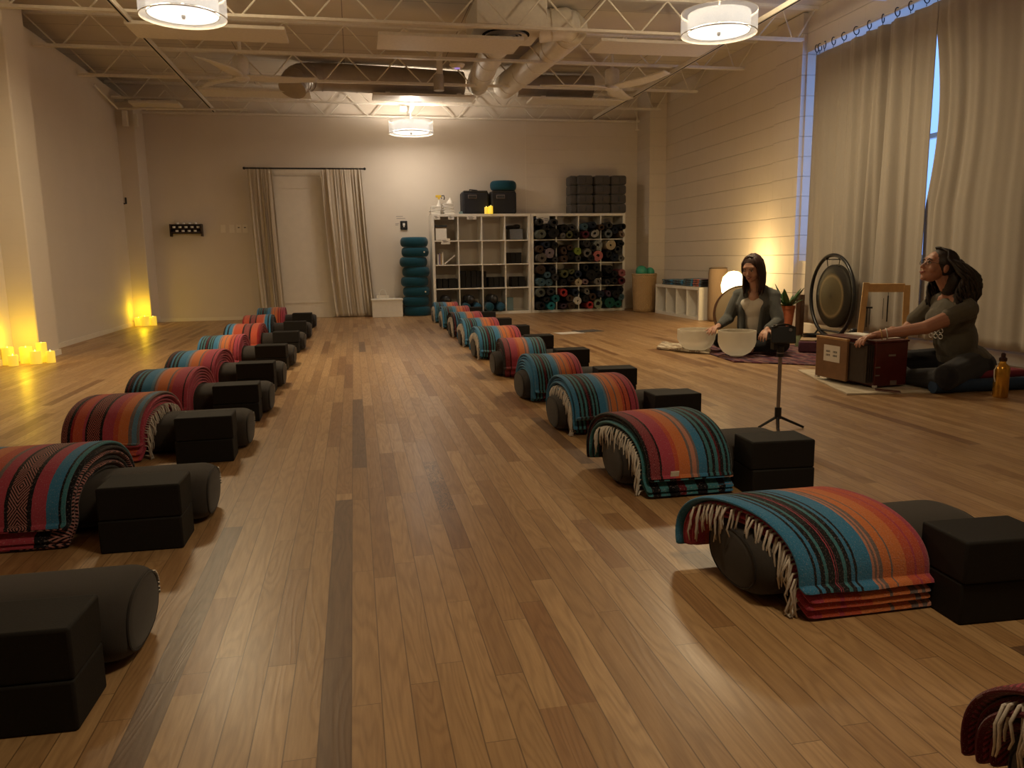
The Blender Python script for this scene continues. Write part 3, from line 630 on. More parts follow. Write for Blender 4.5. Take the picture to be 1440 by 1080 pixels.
def doorcurt(x0t,x1t,x0b,x1b,label,seed):
    t0=min(x0t,x0b)-0; 
    def tp(u,t):
        k=t**.8; a=x0b+(x0t-x0b)*k; b=x1b+(x1t-x1b)*k; return (a+(b-a)*u)
    rr=random.Random(seed); ph=[rr.uniform(0,6) for _ in range(6)]
    def fn(u,v):
        t=1-v; x=tp(u,t); g=min(1,(1-t)*2.2+.1)
        w=u+.035*sin(2*pi*u*2.3+ph[4])+.02*sin(2*pi*u*5+ph[5]); o=.012*(.5+.9*g)*(1+.5*sin(9*u+ph[1]))*sin(w*2*pi*9+ph[0]+.7*sin(4*u+2*t))+.006*sin(w*2*pi*26+ph[1])*(1-g*.7)+.02*g*sin(u*2*pi*2.6+ph[2]+t)+.008*g*sin(w*2*pi*15+3*t)
        if t>.97: o*=.5
        x+=.010*sin(u*2*pi*16+ph[3])*g
        return (x,yc+o,.012+(2.145-.012)*t)
    o=ob('door_curtain',MB().grid(fn,150,40),M_gauze,None,ang=180,solid=.003); tag(o,label,'curtain','linen curtains at the back door')
doorcurt(-1.40,-1.07,-1.33,-1.0,'left linen curtain of the back door',3); doorcurt(-.40,.17,-.28,.30,'right linen curtain of the back door, hanging to the floor',8)
# ---------------------------------------------------------------- back wall things
t=thing('wall_rack','small black two-tier wall rack holding tealights, left on the back wall','rack',(-2.28,YB-.06,1.25))
b=MB().box((0,0,.0),(.42,.12,.014)).box((0,.01,.055),(.42,.08,.012)).box((0,.03,.11),(.42,.05,.010)).box((-.205,0,.03),(.014,.12,.17)).box((.205,0,.03),(.014,.12,.17)).box((0,.055,.05),(.42,.008,.13))
ob('rack_frame',b,simple('dark_wood',(.03,.014,.010),.5),t)
tl_me=mk('tealight',MB().lathe([(0,0),(.020,0),(.021,.024),(.017,.024),(.016,.020),(0,.020)],14),simple('bright_wax',(.85,.85,.85),.4))
for r_,(zz,yy,n_) in enumerate(((.008,-.035,4),(.062,-.02,5),(.116,.03,4))):
    for k in range(n_):
        o=ob('tealight',tl_me,None,None,(-2.28+(k-(n_-1)/2)*.08,YB-.06+yy,1.25+zz)); tag(o,['leftmost','second','third','fourth','fifth'][k]+[' white tealight from left, lowest tier of the black wall rack',' white tealight from left, middle tier of the black wall rack',' white tealight from left, top tier of the black wall rack'][r_],'tealight','tealights on the wall rack')
for k,x in enumerate((-1.80,-1.68,-1.585,-1.50)):
    t=thing('light_switch',['leftmost blank beige wall plate beside the rack','second beige wall plate left of the door curtain','beige wall plate with dark toggle, second from the door curtain','beige wall plate with dark toggle next to the door curtain'][k],'switch',(x,YB-.004,1.30),0,'wall plates by the back door')
    ob('plate',MB().box((0,0,0),(.07,.007,.115)),M_trim,t,bevel=.002); 
    if k>1: ob('toggle',MB().box((0,-.006,.015),(.025,.01,.012)),M_black,t)
t=thing('wall_device','black rounded wall device with a white mark, left of the teal cushions','thermostat',(.76,YB-.012,1.33)); ob('body',MB().box((0,0,0),(.105,.024,.13)),M_black,t,bevel=.011,seg=3)
ob('mark',MB().box((0,-.0135,.012),(.034,.002,.036)).box((0,-.0135,-.018),(.018,.002,.018)),M_paper,t)
o=ob('notice_text',MB().box((.70,YB-.001,1.46),(.10,.002,.006)).box((.72,YB-.001,1.43),(.13,.002,.006)).box((.66,YB-.001,1.355),(.05,.002,.005)).box((.655,YB-.001,1.335),(.04,.002,.005)),simple('grey_ink',(.2,.18,.2)),None,smooth=False); tag(o,'small grey lettering on the wall around the black device','lettering')
o=ob('wall_hook',MB().tube([(XL,11.38,1.62),(XL+.03,11.375,1.62),(XL+.03,11.375,1.70)],.012,8),M_black,None); tag(o,'small dark hook high on the left wall by the corner','hook')
# white storage box and bag at floor
t=thing('white_box','low white box with a rim on the floor left of the teal cushions','box',(.455,11.62,0)); ob('box_body',MB().box((0,0,.12),(.44,.30,.24)),M_white,t,bevel=.004); ob('lid',MB().box((0,0,.252),(.46,.32,.022)),M_white,t,bevel=.004)
t=thing('rope_handle_bag','pale paper bag with looped rope handle behind the white box lid','bag',(.40,11.70,.264)); ob('bag_body',MB().box((0,0,.02),(.18,.08,.04)),M_trim,t); ob('handle',MB().tube([(-.055,-.045,.0),(-.05,-.045,.07),(-.03,-.045,.12),(.0,-.045,.135),(.03,-.045,.12),(.05,-.045,.07),(.055,-.045,.0)],.006,8),M_paper,t)
# teal cushions
def cush(rx,ry,h,n=36):
    pr=[]; 
    for i in range(13):
        a=-pi/2+pi*i/12; pr.append((rx*(.70+.30*abs(cos(a))**.8) if 0<i<12 else 0.0,h/2+h/2*math.copysign(abs(sin(a))**.9,sin(a))))
    pr[0]=(0,0.004); pr[-1]=(0,h-.004)
    b=MB().lathe([(r,z) for r,z in pr],n)
    b.v=[(x*(1+.02*sin(6*math.atan2(y,x))),y*ry/rx*(1+.02*cos(5*math.atan2(y,x))),z) for x,y,z in b.v]
    return b
cm=mk('cushion_cover',cush(.20,.17,.145),M_teal,True,180); pos_=['at the bottom','second from the bottom','third from the bottom','fourth from the bottom','fourth from the top','third from the top','second from the top','on the very top']
ct=mk('care_tab',MB().box((.12,-.155,.07),(.018,.006,.022)),M_paper)
z=0
for k in range(8):
    t=thing('round_cushion','teal round meditation cushion '+pos_[k]+' of the floor stack','cushion',(.885+[.01,.0,.01,-.012,.012,-.02,.01,.0][k],11.62,z),R.uniform(-.3,.3) if k not in(2,6) else 0,'teal cushions stacked beside the shelf')
    o=ob('cushion_cover',cm,None,t)
    if k in (2,6): ob('tag',ct,None,t)
    z+=.1435
t=thing('round_cushion','teal round cushion lying on the right black bag atop the shelf','cushion',(2.235,11.64,1.81),0); ob('cushion_cover',cm,None,t)
# ---------------------------------------------------------------- cube shelves
SX,SY,SD=1.133,11.45,.39; CELL=.3575; TH=.038; TI=.016
def cube(name,label,x0,rows,cols,loc,rz=0,W=1.47,H=1.47,D=.39,back=True):
    t=thing(name,label,'shelf',loc,rz)
    ob('frame',MB().b2((0,0,0),(W,D,TH)).b2((0,0,H-TH),(W,D,H)).b2((0,0,TH),(TH,D,H-TH)).b2((W-TH,0,TH),(W,D,H-TH)),M_white,t,bevel=.0015)
    for c in range(1,cols):
        x=TH+c*(W-2*TH)/cols; ob('upright',MB().b2((x-TI/2,.003,TH),(x+TI/2,D,H-TH)),M_white,t,smooth=False)
    for r_ in range(1,rows):
        z=TH+r_*(H-2*TH)/rows; ob('shelf_board',MB().b2((TH,.004,z-TI/2),(W-TH,D,z+TI/2)),M_white,t,smooth=False)
    return t
cube('cube_shelf','white sixteen-cubby shelf with mostly empty upper cubbies, left of the mat shelf',0,4,4,(SX,SY,0)); cube('cube_shelf','white sixteen-cubby shelf stuffed with rolled yoga mats',0,4,4,(SX+1.476,SY,0))
cw=(1.47-2*TH)/4
def cell(c,r_): return SX+TH+c*cw, TH+r_*cw     # lower left inner corner, r_ from bottom
# rolled mats
def rollmesh(name,turns,r1,r0=.2,oval=1.0,L=.60):
    n=int(turns*22); b=MB(); th=(r1-r0)/turns*.72; pts=[]
    for i in range(n+1):
        a=2*pi*turns*i/n; r=r0+(r1-th/2-r0)*i/n; pts.append((r*cos(a),r*sin(a)*oval,cos(a),sin(a)))
    vs=[];fs=[]
    for y in (0,L/.07*.07/.07*0+L):
        for sg in(-.5,.5):
            for (x,z,c,s) in pts: vs.append((x+c*th*sg,y,z+s*th*sg))
    N=n+1
    A,B,C,D=0,N,2*N,3*N
    for i in range(n):
        fs.append((A+i,B+i,B+i+1,A+i+1)); fs.append((C+i+1,D+i+1,D+i,C+i)); fs.append((B+i,D+i,D+i+1,B+i+1)); fs.append((A+i+1,C+i+1,C+i,A+i))
    fs.append((A,C,D,B)); fs.append((A+n,B+n,D+n,C+n)); b.add(vs,fs); return b
RM=[mk('mat_roll',rollmesh('r',3.2,1,.28),M_black,True,30),mk('mat_roll',rollmesh('r',2.2,1,.42),M_black,True,30),mk('mat_roll',rollmesh('r',4.2,1,.2),M_black,True,30),mk('mat_roll',rollmesh('r',2.6,1,.35,.78),M_black,True,30)]
mc=dict(greygreen=(.10,.11,.09),charcoal=(.028,.028,.030),black=(.010,.010,.011),grey=(.13,.125,.12),olive=(.075,.080,.035),slate=(.05,.10,.13),maroon=(.075,.012,.022),brown=(.05,.030,.020),navy=(.012,.018,.035),greyblue=(.10,.12,.14),taupe=(.17,.125,.10),lightgrey=(.26,.26,.25),patterned=(.12,.15,.14),cream=(.40,.33,.22),pink=(.42,.14,.14),lilac=(.22,.18,.21),greybrown=(.11,.095,.08),lime=(.17,.24,.045),dustypink=(.26,.09,.10),mauve=(.17,.11,.13),teal=(.015,.17,.21),darkteal=(.010,.09,.11),plum=(.05,.03,.05),white=(.52,.50,.46),red=(.32,.03,.03),sage=(.20,.24,.17),darkgreen=(.010,.075,.055))
MM={k:simple('mat_'+k,v,.8,0,.12,60,.1,spec=.25) for k,v in mc.items()}
tz=NT('mat_zebra'); o_=tz.obj(); q_=tz.M('SINE',tz.M('MULTIPLY',tz.noise(o_,2.2,2,.5,1.5),60.0)); tz.base(tz.mix(tz.M('GREATER_THAN',q_,0.0),(.02,.02,.02),(.30,.33,.31))); MM['patterned']=tz.m
mats=[(2.72,1.14,.079,'greygreen'),(2.93,1.22,.071,'charcoal'),(2.95,1.09,.092,'black'),(3.08,1.12,.051,'grey'),(3.18,1.2,.063,'olive'),(3.29,1.3,.071,'black'),(3.43,1.34,.06,'slate'),(3.43,1.2,.067,'maroon'),(3.56,1.23,.055,'brown'),(3.78,1.3,.06,'charcoal'),(3.91,1.29,.06,'navy'),(3.79,1.19,.076,'greyblue'),(3.97,1.21,.063,'taupe'),(3.52,1.12,.079,'lightgrey'),(3.61,1.01,.087,'patterned'),(3.8,1.02,.087,'cream'),(3.63,.87,.092,'pink'),(2.93,.89,.086,'lilac'),(2.79,.8,.082,'greybrown'),(2.92,.76,.051,'charcoal'),(3.25,.9,.063,'lime'),(3.42,.89,.076,'grey'),(3.3,.76,.06,'charcoal'),(3.11,.71,.051,'olive'),(3.19,.56,.063,'cream'),(3.03,.63,.071,'olive'),(2.78,.66,.079,'brown'),(3.53,.56,.092,'black'),(3.78,.53,.067,'black'),(3.95,.51,.067,'dustypink'),(3.42,.43,.063,'mauve'),(3.58,.43,.063,'grey'),(3.77,.42,.052,'charcoal'),(3.11,.38,.071,'red'),(3.22,.44,.063,'black'),(2.73,.51,.071,'slate'),(2.73,.34,.079,'greygreen'),(2.78,.17,.071,'teal'),(2.91,.15,.067,'darkteal'),(2.71,.07,.071,'black'),(3.04,.1,.06,'plum'),(3.23,.07,.071,'white'),(3.52,.22,.06,'grey'),(3.5,.1,.067,'red'),(3.66,.06,.082,'sage'),(3.92,.09,.067,'darkgreen'),(3.83,.23,.095,'darkgreen'),(3.99,.8,.06,'grey'),(3.88,.88,.076,'navy'),(3.4,.2,.06,'black'),(3.98,.4,.067,'maroon'),(3.83,.69,.071,'black'),(3.14,.22,.063,'brown'),(3.09,.91,.071,'black'),(2.69,.96,.063,'brown')]
S2=SX+1.476; items=[]
for (x,z,r_,c) in mats:
    r_*=.86
    cx=min(3,max(0,int((x-S2-TH)/cw))); cz=min(3,max(0,int((z-TH)/cw)))
    items.append([x,z,r_*1.06,c,cx,cz])
cnt={}
for it in items: cnt[(it[4],it[5])]=cnt.get((it[4],it[5]),0)+1
for cx in range(4):
    for cz in range(4):
        while cnt.get((cx,cz),0)<(6 if cz<3 else 5):
            cnt[(cx,cz)]=cnt.get((cx,cz),0)+1; items.append([S2+TH+cx*cw+R.uniform(.07,.28),TH+cz*cw+R.uniform(.15,.30),R.uniform(.050,.064),R.choice(['black','charcoal','black','navy','slate','brown','plum','black']),cx,cz])
def clampi(it):
    x,z,r_,c,cx,cz=it; a=S2+TH+cx*cw+TI/2; b_=a+cw-TI; f=TH+cz*cw+TI/2; g_=f+cw-TI
    it[0]=min(max(x,a+r_+.001),b_-r_-.001); it[1]=min(max(z,f+r_+.001),g_-r_-.001)
for itn in range(500):
    for it in items: it[1]-=.0012; clampi(it)
    for _ in range(3):
        for i in range(len(items)):
            for j in range(i+1,len(items)):
                A,B=items[i],items[j]
                if A[4]!=B[4] or A[5]!=B[5]: continue
                dx,dz=B[0]-A[0],B[1]-A[1]; dd=math.hypot(dx,dz) or .001; ov=A[2]+B[2]+.001-dd
                if ov>0: dx/=dd;dz/=dd; A[0]-=dx*ov/2;A[1]-=dz*ov/2;B[0]+=dx*ov/2;B[1]+=dz*ov/2
        for it in items: clampi(it)
colw=['leftmost','second','third','rightmost']; roww=['bottom','second lowest','second highest','top']; cname=dict(greygreen='grey-green',greyblue='grey-blue',lightgrey='light grey',patterned='black and white patterned',greybrown='grey-brown',dustypink='dusty pink',darkteal='dark teal',darkgreen='dark green',lime='lime green',pink='pink-rimmed',navy='navy')
mcell={}
for k,it in enumerate(items): mcell.setdefault((it[3],it[4],it[5]),[]).append(k)
matlab={}
for (c,cx,cz),ks in mcell.items():
    ks.sort(key=lambda k:items[k][0])
    for j,k in enumerate(ks):
        w='' if len(ks)==1 else (['left','right'][j]+' one of two, ' if len(ks)==2 else (['leftmost','second from left','third from left','fourth from left','rightmost'][j if j<len(ks)-1 else 4]+', '))
        matlab[k]=f"{cname.get(c,c)} rolled yoga mat, {w}{roww[cz]} row, {colw[cx]} cubby of mat shelf"
for k,it in enumerate(items):
    x,z,r_,c,cx,cz=it
    t=thing('rolled_yoga_mat',matlab[k],'yoga mat',(x,SY-R.choice([.19,.15,.21,.12,.17]),z),0,'rolled yoga mats in the mat shelf')
    rot=R.uniform(0,6.28); t.rotation_euler=(rad(0),0,0)
    me=RM[R.randrange(4) if c not in('lime','cream','white') else 2]
    o=ob('mat',me,None,t); o.scale=(r_,.92,r_); o.rotation_euler=(0,rot,0); o.material_slots[0].link='OBJECT'; o.material_slots[0].material=MM[c]
    core=ob('hollow_shade',MB().tube([(0,.03,0),(0,.05,0)],r_*.9,16),M_shadow,t) if r_>.07 else None  # black plug paints the shade inside thicker rolls
o=ob('paper_notice',MB().box((0,0,0),(.20,.002,.12)),M_paper,None,(2.79,SY-.004,1.375),smooth=False); tag(o,'cream paper notice taped to the top left of the mat shelf','notice')
ob('lettering',MB().box((-.04,-.002,.035),(.09,.001,.006)).box((.05,-.002,.02),(.06,.001,.006)).box((-.03,-.002,.005),(.08,.001,.006)).box((.05,-.002,-.005),(.05,.001,.006)).box((.0,-.002,-.035),(.006,.001,.03)),M_ink,o,smooth=False)
# grey cushions on shelf 2
gm=MB().box((0,0,.07),(.245,.36,.138)); gmm=mk('cushion_body',gm,M_grayf,True,180)
gs=mk('handle_strap',MB().tube([(-.002,-.183,.035),(.0,-.195,.07),(.002,-.183,.105)],.006,6),M_black)
c3=['left','middle','right']; r4=['bottom','second lowest','second highest','top']
for c in range(3):
    for r_ in range(4):
        t=thing('grey_bolster',f"grey boxy cushion, {c3[c]} column, {r4[r_]} of the stack on the mat shelf",'cushion',(3.475+c*.257+R.uniform(-.004,.004),11.66,1.472+r_*.1395),R.uniform(-.015,.015),'grey boxy cushions stacked on the mat shelf')
        if c==0: t.rotation_euler=(0,0,.06); t.location.x-=.02
        ob('cushion_body',gmm,None,t,bevel=.035,seg=4); ob('handle_strap',gs,None,t)
t=None
for r_ in range(4):
    t=thing('grey_bolster',f"long grey cushion lying crosswise at the left end of the stack, {r4[r_]} layer",'cushion',(3.295,11.68,1.472+r_*.1395),-.05,'grey boxy cushions stacked on the mat shelf'); o=ob('cushion_body',gmm,None,t,bevel=.035,seg=4); o.scale=(.42,.85,.98)
# shelf 1 contents
def cellbox(name,label,cat,c,r_,x,w,h,d,mat,y=.05,z=0,bev=.004,group=None,rz=0):
    x0,z0=cell(c,r_); o=ob(name,MB().box((0,d/2,h/2),(w,d,h)),mat,None,(x0+TI/2+x+w/2,SY+y,z0+TI/2+.001+z),rz,bevel=bev); tag(o,label,cat,group); return o
bk='foam blocks stored in the white shelf'
for (c,r_,L) in ((0,1,[(0.02,.075,.14),(.10,.075,.14),(.185,.13,.14)]),(1,1,[(.01,.078,.25),(.092,.078,.25),(.175,.078,.25),(.256,.07,.25)]),(2,1,[(.005,.05,.24),(.09,.075,.15),(.17,.075,.15),(.25,.075,.15)]),(3,1,[(.09,.10,.15),(.20,.10,.15)]),(3,2,[(.0,.075,.16),(.078,.075,.16),(.156,.09,.16)])):
    for k,(x,w,h) in enumerate(L):
        cellbox('yoga_block',f"dark block, {['first','second','third','fourth'][k]} from left, {roww[r_]} row, {colw[c]} cubby, white shelf",'yoga block',c,r_,x,w,h,.22,M_blk,y=.06,group=bk,bev=.006)
t=thing('magazine_box','dark-rimmed box holding white leaflets in the top left cubby','box',(cell(0,3)[0]+.10,SY+.03,cell(0,3)[1]+.009)); ob('box_body',MB().box((0,.12,.11),(.17,.20,.22)),M_card,t); ob('leaflet',MB().box((0,-.004,.09),(.16,.012,.17),rx=-.08),M_paper,t); ob('dark_band',MB().box((0,.005,.205),(.175,.03,.03)),M_ink,t)
for k in range(4): cellbox('book',f"pale upright book, {['first','second','third','fourth'][k]} from left in the second highest left cubby",'book',0,2,.03+k*.023,.020,[.15,.17,.16,.18][k],.16,[M_paper,simple('book_lilac',(.25,.2,.3)),M_card,M_paper][k],y=.06,group='books in the white shelf')
o=ob('leaning_folder',MB().box((0,.1,.09),(.015,.2,.20),ry=.9),M_paper,None,(cell(0,2)[0]+.22,SY+.05,cell(0,2)[1]-.01)); tag(o,'white folder leaning beside the books in the left cubby','folder')
t=thing('clear_bin','clear grey bin with dark cloth bag in the top right cubby of the white shelf','bin',(cell(3,3)[0]+.17,SY+.06,cell(3,3)[1]+.010)); ob('bin_body',MB().box((.01,.12,.08),(.20,.24,.155)),simple('frosted_plastic',(.15,.16,.18),.3),t,bevel=.01); ob('dark_cloth',MB().ball((-.03,.13,.18),(.13,.10,.035)).ball((.04,.12,.20),(.06,.06,.03)),M_black,t)
cellbox('light_blue_box','pale blue box in the bottom right cubby of the white shelf','box',3,0,.01,.10,.19,.15,simple('pale_blue',(.12,.20,.23)),y=.05,z=.0)
for c in range(3):
    x0,z0=cell(c,0)
    for k in range(3):
        xx=x0+.085+(k%2)*.16+(.06 if k==2 else 0); zz=z0+.075+(.115 if k==2 else 0)
        t=thing('rolled_blanket',f"{['dark teal','blue-teal','black'][k] if k<2 or c!=1 else 'navy'} rolled bolster, {['left','right','upper'][k]} one in the {colw[c]} bottom cubby",'blanket roll',(xx,SY-.12,zz),0,'dark rolls in the bottom cubbies'); 
        o=ob('roll',MB().lathe([(0,0),(.045,.004),(.062,.02),(.066,.06),(.066,.40),(.06,.44),(0,.45)],20,m=Matrix.Rotation(-pi/2,3,'X')),[M_teal,simple('blue_teal',(.02,.09,.16),.9),M_black][k],t,ang=60)
def card(x,z,w,h,label):
    o=ob('hanging_card',MB().box((0,0,0),(w,.002,h)),M_paper,None,(x,SY-.004,z),smooth=False); tag(o,label,'card','white cards clipped to the shelf')
    ob('lettering',MB().box((-.02,-.0015,.012),(w*.5,.001,.005)).box((0,-.0015,-.002),(w*.6,.001,.005)).box((-.01,-.0015,-.016),(w*.4,.001,.005)),M_ink,o,smooth=False)
card(1.215,1.425,.085,.07,'left white card hanging under the towel stacks'); card(1.42,1.425,.085,.07,'right white card hanging under the towel stacks'); card(1.33,1.08,.13,.085,'white card clipped below the leaflet box'); card(1.72,1.415,.14,.05,'faint white card on the shelf edge above the second cubby')
# on top of shelf 1
zt=1.471
for (x,n_,lab) in ((1.21,6,'left'),(1.40,8,'right')):
    for k in range(n_):
        w=.15+R.uniform(-.008,.008); o=ob('folded_towel',MB().box((0,0,.0095),(w,.2,.018)),M_paper,None,(x+R.uniform(-.006,.006),11.60,zt+k*.0195),R.uniform(-.06,.06),bevel=.008,seg=3); tag(o,f"small white folded towel, {['bottom','second','third','fourth','fifth','sixth','seventh','top'][k if k<n_-1 else 7]} of the {lab} stack on the white shelf",'towel',f'white towels, {lab} stack')
t=thing('spray_bottle','clear spray bottle with yellow trigger head standing behind the towels','spray bottle',(1.28,11.73,zt)); ob('bottle',MB().lathe([(0,0),(.035,0),(.038,.02),(.038,.13),(.014,.19),(.014,.22),(0,.22)],20),M_paper,t); ob('trigger_head',MB().box((-.005,0,.27),(.085,.03,.035)).box((0,0,.24),(.03,.028,.03)),simple('yellow_plastic',(.75,.50,.05),.4),t,bevel=.006); ob('trigger',MB().tube([(.04,0,.275),(.075,0,.28),(.085,0,.25),(.075,0,.22)],.008,6).tube([(.03,0,.27),(.045,0,.23)],.006,6),M_black,t)
t=thing('tissue_box','pale green-blue tissue box between the towels and the left bag','tissue box',(1.66,11.58,zt)); ob('carton',MB().box((0,0,.02),(.20,.11,.04)).box((.03,0,.05),(.13,.1,.02)),simple('pale_teal',(.17,.25,.24)),t,bevel=.004); ob('tissue',MB().lathe([(.03,0),(.035,.02),(.02,.035),(.0,.04)],9),M_paper,t,(.05,0,.058))
o=ob('crumpled_towel',MB().lathe([(0,0),(.05,.002),(.045,.03),(.02,.055),(.006,.085),(0,.09)],11),M_paper,None,(1.43,11.62,zt+8*.0195)); tag(o,'crumpled white cloth on top of the right towel stack','towel')
def bag(x,label,w=.40):
    t=thing('black_tote_bag',label,'bag',(x,11.64,zt)); ob('bag_body',MB().box((0,0,.16),(w,.30,.32)),simple('bag_nylon',(.010,.011,.017),.75),t,bevel=.03,seg=4); ob('top_flap',MB().box((0,-.01,.318),(w*.92,.28,.03)),M_black,t,bevel=.012)
    ob('logo_patch',MB().box((-.05,-.154,.245),(.13,.006,.055)),simple('patch_frame',(.16,.13,.13)),t,bevel=.004); ob('logo_field',MB().box((-.05,-.158,.245),(.11,.004,.036)).box((-.05,-.162,.245),(.05,.002,.01)),M_black,t); ob('handle',MB().tube([(-.08,-.03,.32),(-.07,-.03,.355),(-.02,-.03,.35),(.03,-.03,.345),(.07,-.03,.325)],.009,8),M_black,t)
bag(1.795,'left black tote bag on the white shelf',.39); bag(2.215,'right black tote bag on the white shelf, under a teal cushion',.38)
# ---------------------------------------------------------------- candles
def candle(loc,r_,h,label,group,glow=None):
    t=thing('led_candle',label,'candle',loc,0,group)
    ob('wax',MB().lathe([(0,0),(r_,0),(r_,h*.96),(r_*.93,h),(r_*.8,h*.97),(r_*.7,h*.90),(0,h*.88)],22),M_candle,t); ob('flame',MB().lathe([(0,0),(.006,.004),(.007,.012),(0,.028)],8),M_flame,t,(0,0,h*.885))
YEL=(1,.63,.012)
cg='glowing candles against the near left pilaster'
cl=[(-2.91,7.25,.045,.15,'tall glowing candle at the far left of the near cluster'),(-2.80,7.33,.05,.14,'glowing candle standing left of centre in the near cluster'),(-2.84,7.16,.038,.09,'short glowing candle at the front left of the near cluster'),(-2.70,7.25,.045,.11,'glowing candle in the middle front of the near cluster'),(-2.685,7.36,.04,.17,'tallest glowing candle at the back of the near cluster'),(-2.60,7.30,.035,.10,'short glowing candle at the right end of the near cluster')]
for (x,y,r_,h,lab) in cl: candle((x+.0,y+.0,0),r_,h,lab,cg)
for k,(x,y,r_,h) in enumerate(((-2.88,11.26,.05,.11),(-2.79,11.22,.055,.13),(-2.70,11.27,.045,.12))): candle((x,y,0),r_,h,['left','middle','right'][k]+' glowing candle in the corner at the far left column','glowing candles at the far left column')
for k,(x,y,r_,h) in enumerate(((1.945,11.47,.028,.095),(2.01,11.455,.03,.11),(1.985,11.51,.028,.10))): candle((x,y,zt),r_,h,['left','right','rear'][k]+' small glowing candle on the white shelf in front of the bags','glowing candles on the shelf')
light('candle_light','POINT',(-2.80,7.26,.24),2.4,YEL,.04); light('candle_light','POINT',(-2.81,11.20,.22),2.4,YEL,.04); light('candle_light','POINT',(1.99,11.37,1.60),.10,YEL,.03)
# ---------------------------------------------------------------- right side: basket, low shelf, lamp, cushion
t=thing('wicker_basket','tall woven wicker basket beside the mat shelf','basket',(4.235,11.03,0))
tb=NT('wicker'); uvx=tb.xyz(tb.uv()); wv=tb.M('MULTIPLY',tb.M('SINE',tb.M('MULTIPLY',uvx[0],220.0)),tb.M('SINE',tb.M('MULTIPLY',uvx[1],170.0))); tb.base(tb.ramp(tb.M('MULTIPLY_ADD',wv,.5,.5),[(.1,(.22,.13,.055)),(.7,(.50,.33,.16))])); tb.b.inputs['Roughness'].default_value=.7; tb.bump(wv,.6,.004)
def bf(u,v): r_=.155+.022*v; return (r_*cos(2*pi*u),r_*sin(2*pi*u),.003+v*.55)
ob('basket_wall',MB().grid(bf,48,10,lambda u,v:(u,v)),tb.m,t,ang=180,solid=.012); ob('basket_floor',MB().lathe([(0,0),(.15,0),(.15,.01),(0,.01)],32),tb.m,t,(0,0,.004)); ob('rim',MB().tube([(.178*cos(2*pi*k/40),.178*sin(2*pi*k/40),.555) for k in range(40)],.012,8,closed=True),M_card,t)
M_gb=simple('green_ball',(.04,.30,.20),.45,0,.05,10,0)
for k,(dx,dy,zz,r_,lab) in enumerate(((-.065,-.05,.60,.085,'larger green ball on top of the wicker basket'),(.085,.0,.585,.07,'smaller green ball behind, in the basket'))):
    o=ob('exercise_ball',MB().ball((0,0,0),r_,24,16),M_gb,None,(4.235+dx,11.03+dy,zz)); tag(o,lab,'ball')
o=ob('folded_cloth',MB().box((0,0,.25),(.20,.20,.5)),M_card,None,(4.235,11.03,.016),bevel=.05,seg=3); tag(o,'tan filling inside the wicker basket','cloth')
# low shelf 1x4 against right wall
t=thing('low_cube_shelf','low white four-cubby shelf against the right wall','shelf',(4.29,10.72,0))
ob('frame',MB().b2((0,-1.47,0),(.37,0,.038)).b2((0,-1.47,.382),(.37,0,.42)).b2((0,-1.47,.038),(.37,-1.432,.382)).b2((0,-.038,.038),(.37,0,.382)).b2((.35,-1.432,.038),(.37,-.038,.382)),M_white,t,bevel=.0015)
for k in (1,2,3): ob('upright',MB().b2((.003,-.038-k*.3485-.008,.038),(.35,-.038-k*.3485+.008,.382)),M_white,t,smooth=False)
BK=[(9.36,'D'),(9.62,'A'),(9.9,'K'),(10.2,'K')]
M_nv=stripes('saltillo_navy',[(1,BL),(.5,K),(.5,TE),(1,K),(.4,BL),(.6,K),(1,(.03,.05,.09)),(.6,K),(.8,TE),(1,K)])
def pile(x,y,n_,mat,lab,grp,w=.28,l=.26,u0=0):
    for k in range(n_):
        h=.024; b=MB(); 
        def fn(u,v): 
            a=2*pi*v; return (0,0,0)
        N=16; ring=[]
        for i in range(N):
            a=2*pi*i/N; ring.append((w/2*math.copysign(abs(cos(a))**.25,cos(a)),h/2+h/2*math.copysign(abs(sin(a))**.6,sin(a))))
        vs=[];fs=[];uv=[]
        S=[-l/2,-l/2+.006,l/2-.006,l/2]
        for j,yy in enumerate(S):
            sc_=.9 if j in(0,3) else 1
            for (xx,zz) in ring: vs.append((xx*sc_,yy,h/2+(zz-h/2)*sc_))
        for j in range(3):
            for i in range(N):
                a=j*N+i;c=j*N+(i+1)%N; fs.append((a,c,c+N,a+N)); uv.append([((S[j]/l+.5),ring[i][0]),((S[j]/l+.5),ring[(i+1)%N][0]),((S[j+1]/l+.5),ring[(i+1)%N][0]),((S[j+1]/l+.5),ring[i][0])])
        fs.append(tuple(range(N-1,-1,-1))); uv.append([(0,0)]*N); fs.append(tuple(3*N+i for i in range(N))); uv.append([(1,0)]*N)
        b.add(vs,fs,uv); o=ob('stored_blanket',b,mat,None,(x+R.uniform(-.01,.01),y+R.uniform(-.008,.008),.421+k*.0245),R.uniform(-.04,.04)); tag(o,f"{lab}, {['bottom','second','third','fourth','top'][min(k,4)] if k<n_-1 else 'top'} layer",'blanket',grp)
pile(4.47,9.42,4,M_F,'red and white folded blanket at the near end of the low shelf','blankets stored on the low shelf'); pile(4.47,9.72,4,M_nv,'navy striped folded blanket in the middle pile of the low shelf','blankets stored on the low shelf',l=.28); pile(4.47,10.05,3,M_nv,'navy striped folded blanket in the third pile of the low shelf','blankets stored on the low shelf',l=.30); pile(4.47,10.42,3,M_nv,'blue-grey folded blanket at the far end of the low shelf','blankets stored on the low shelf',l=.32)
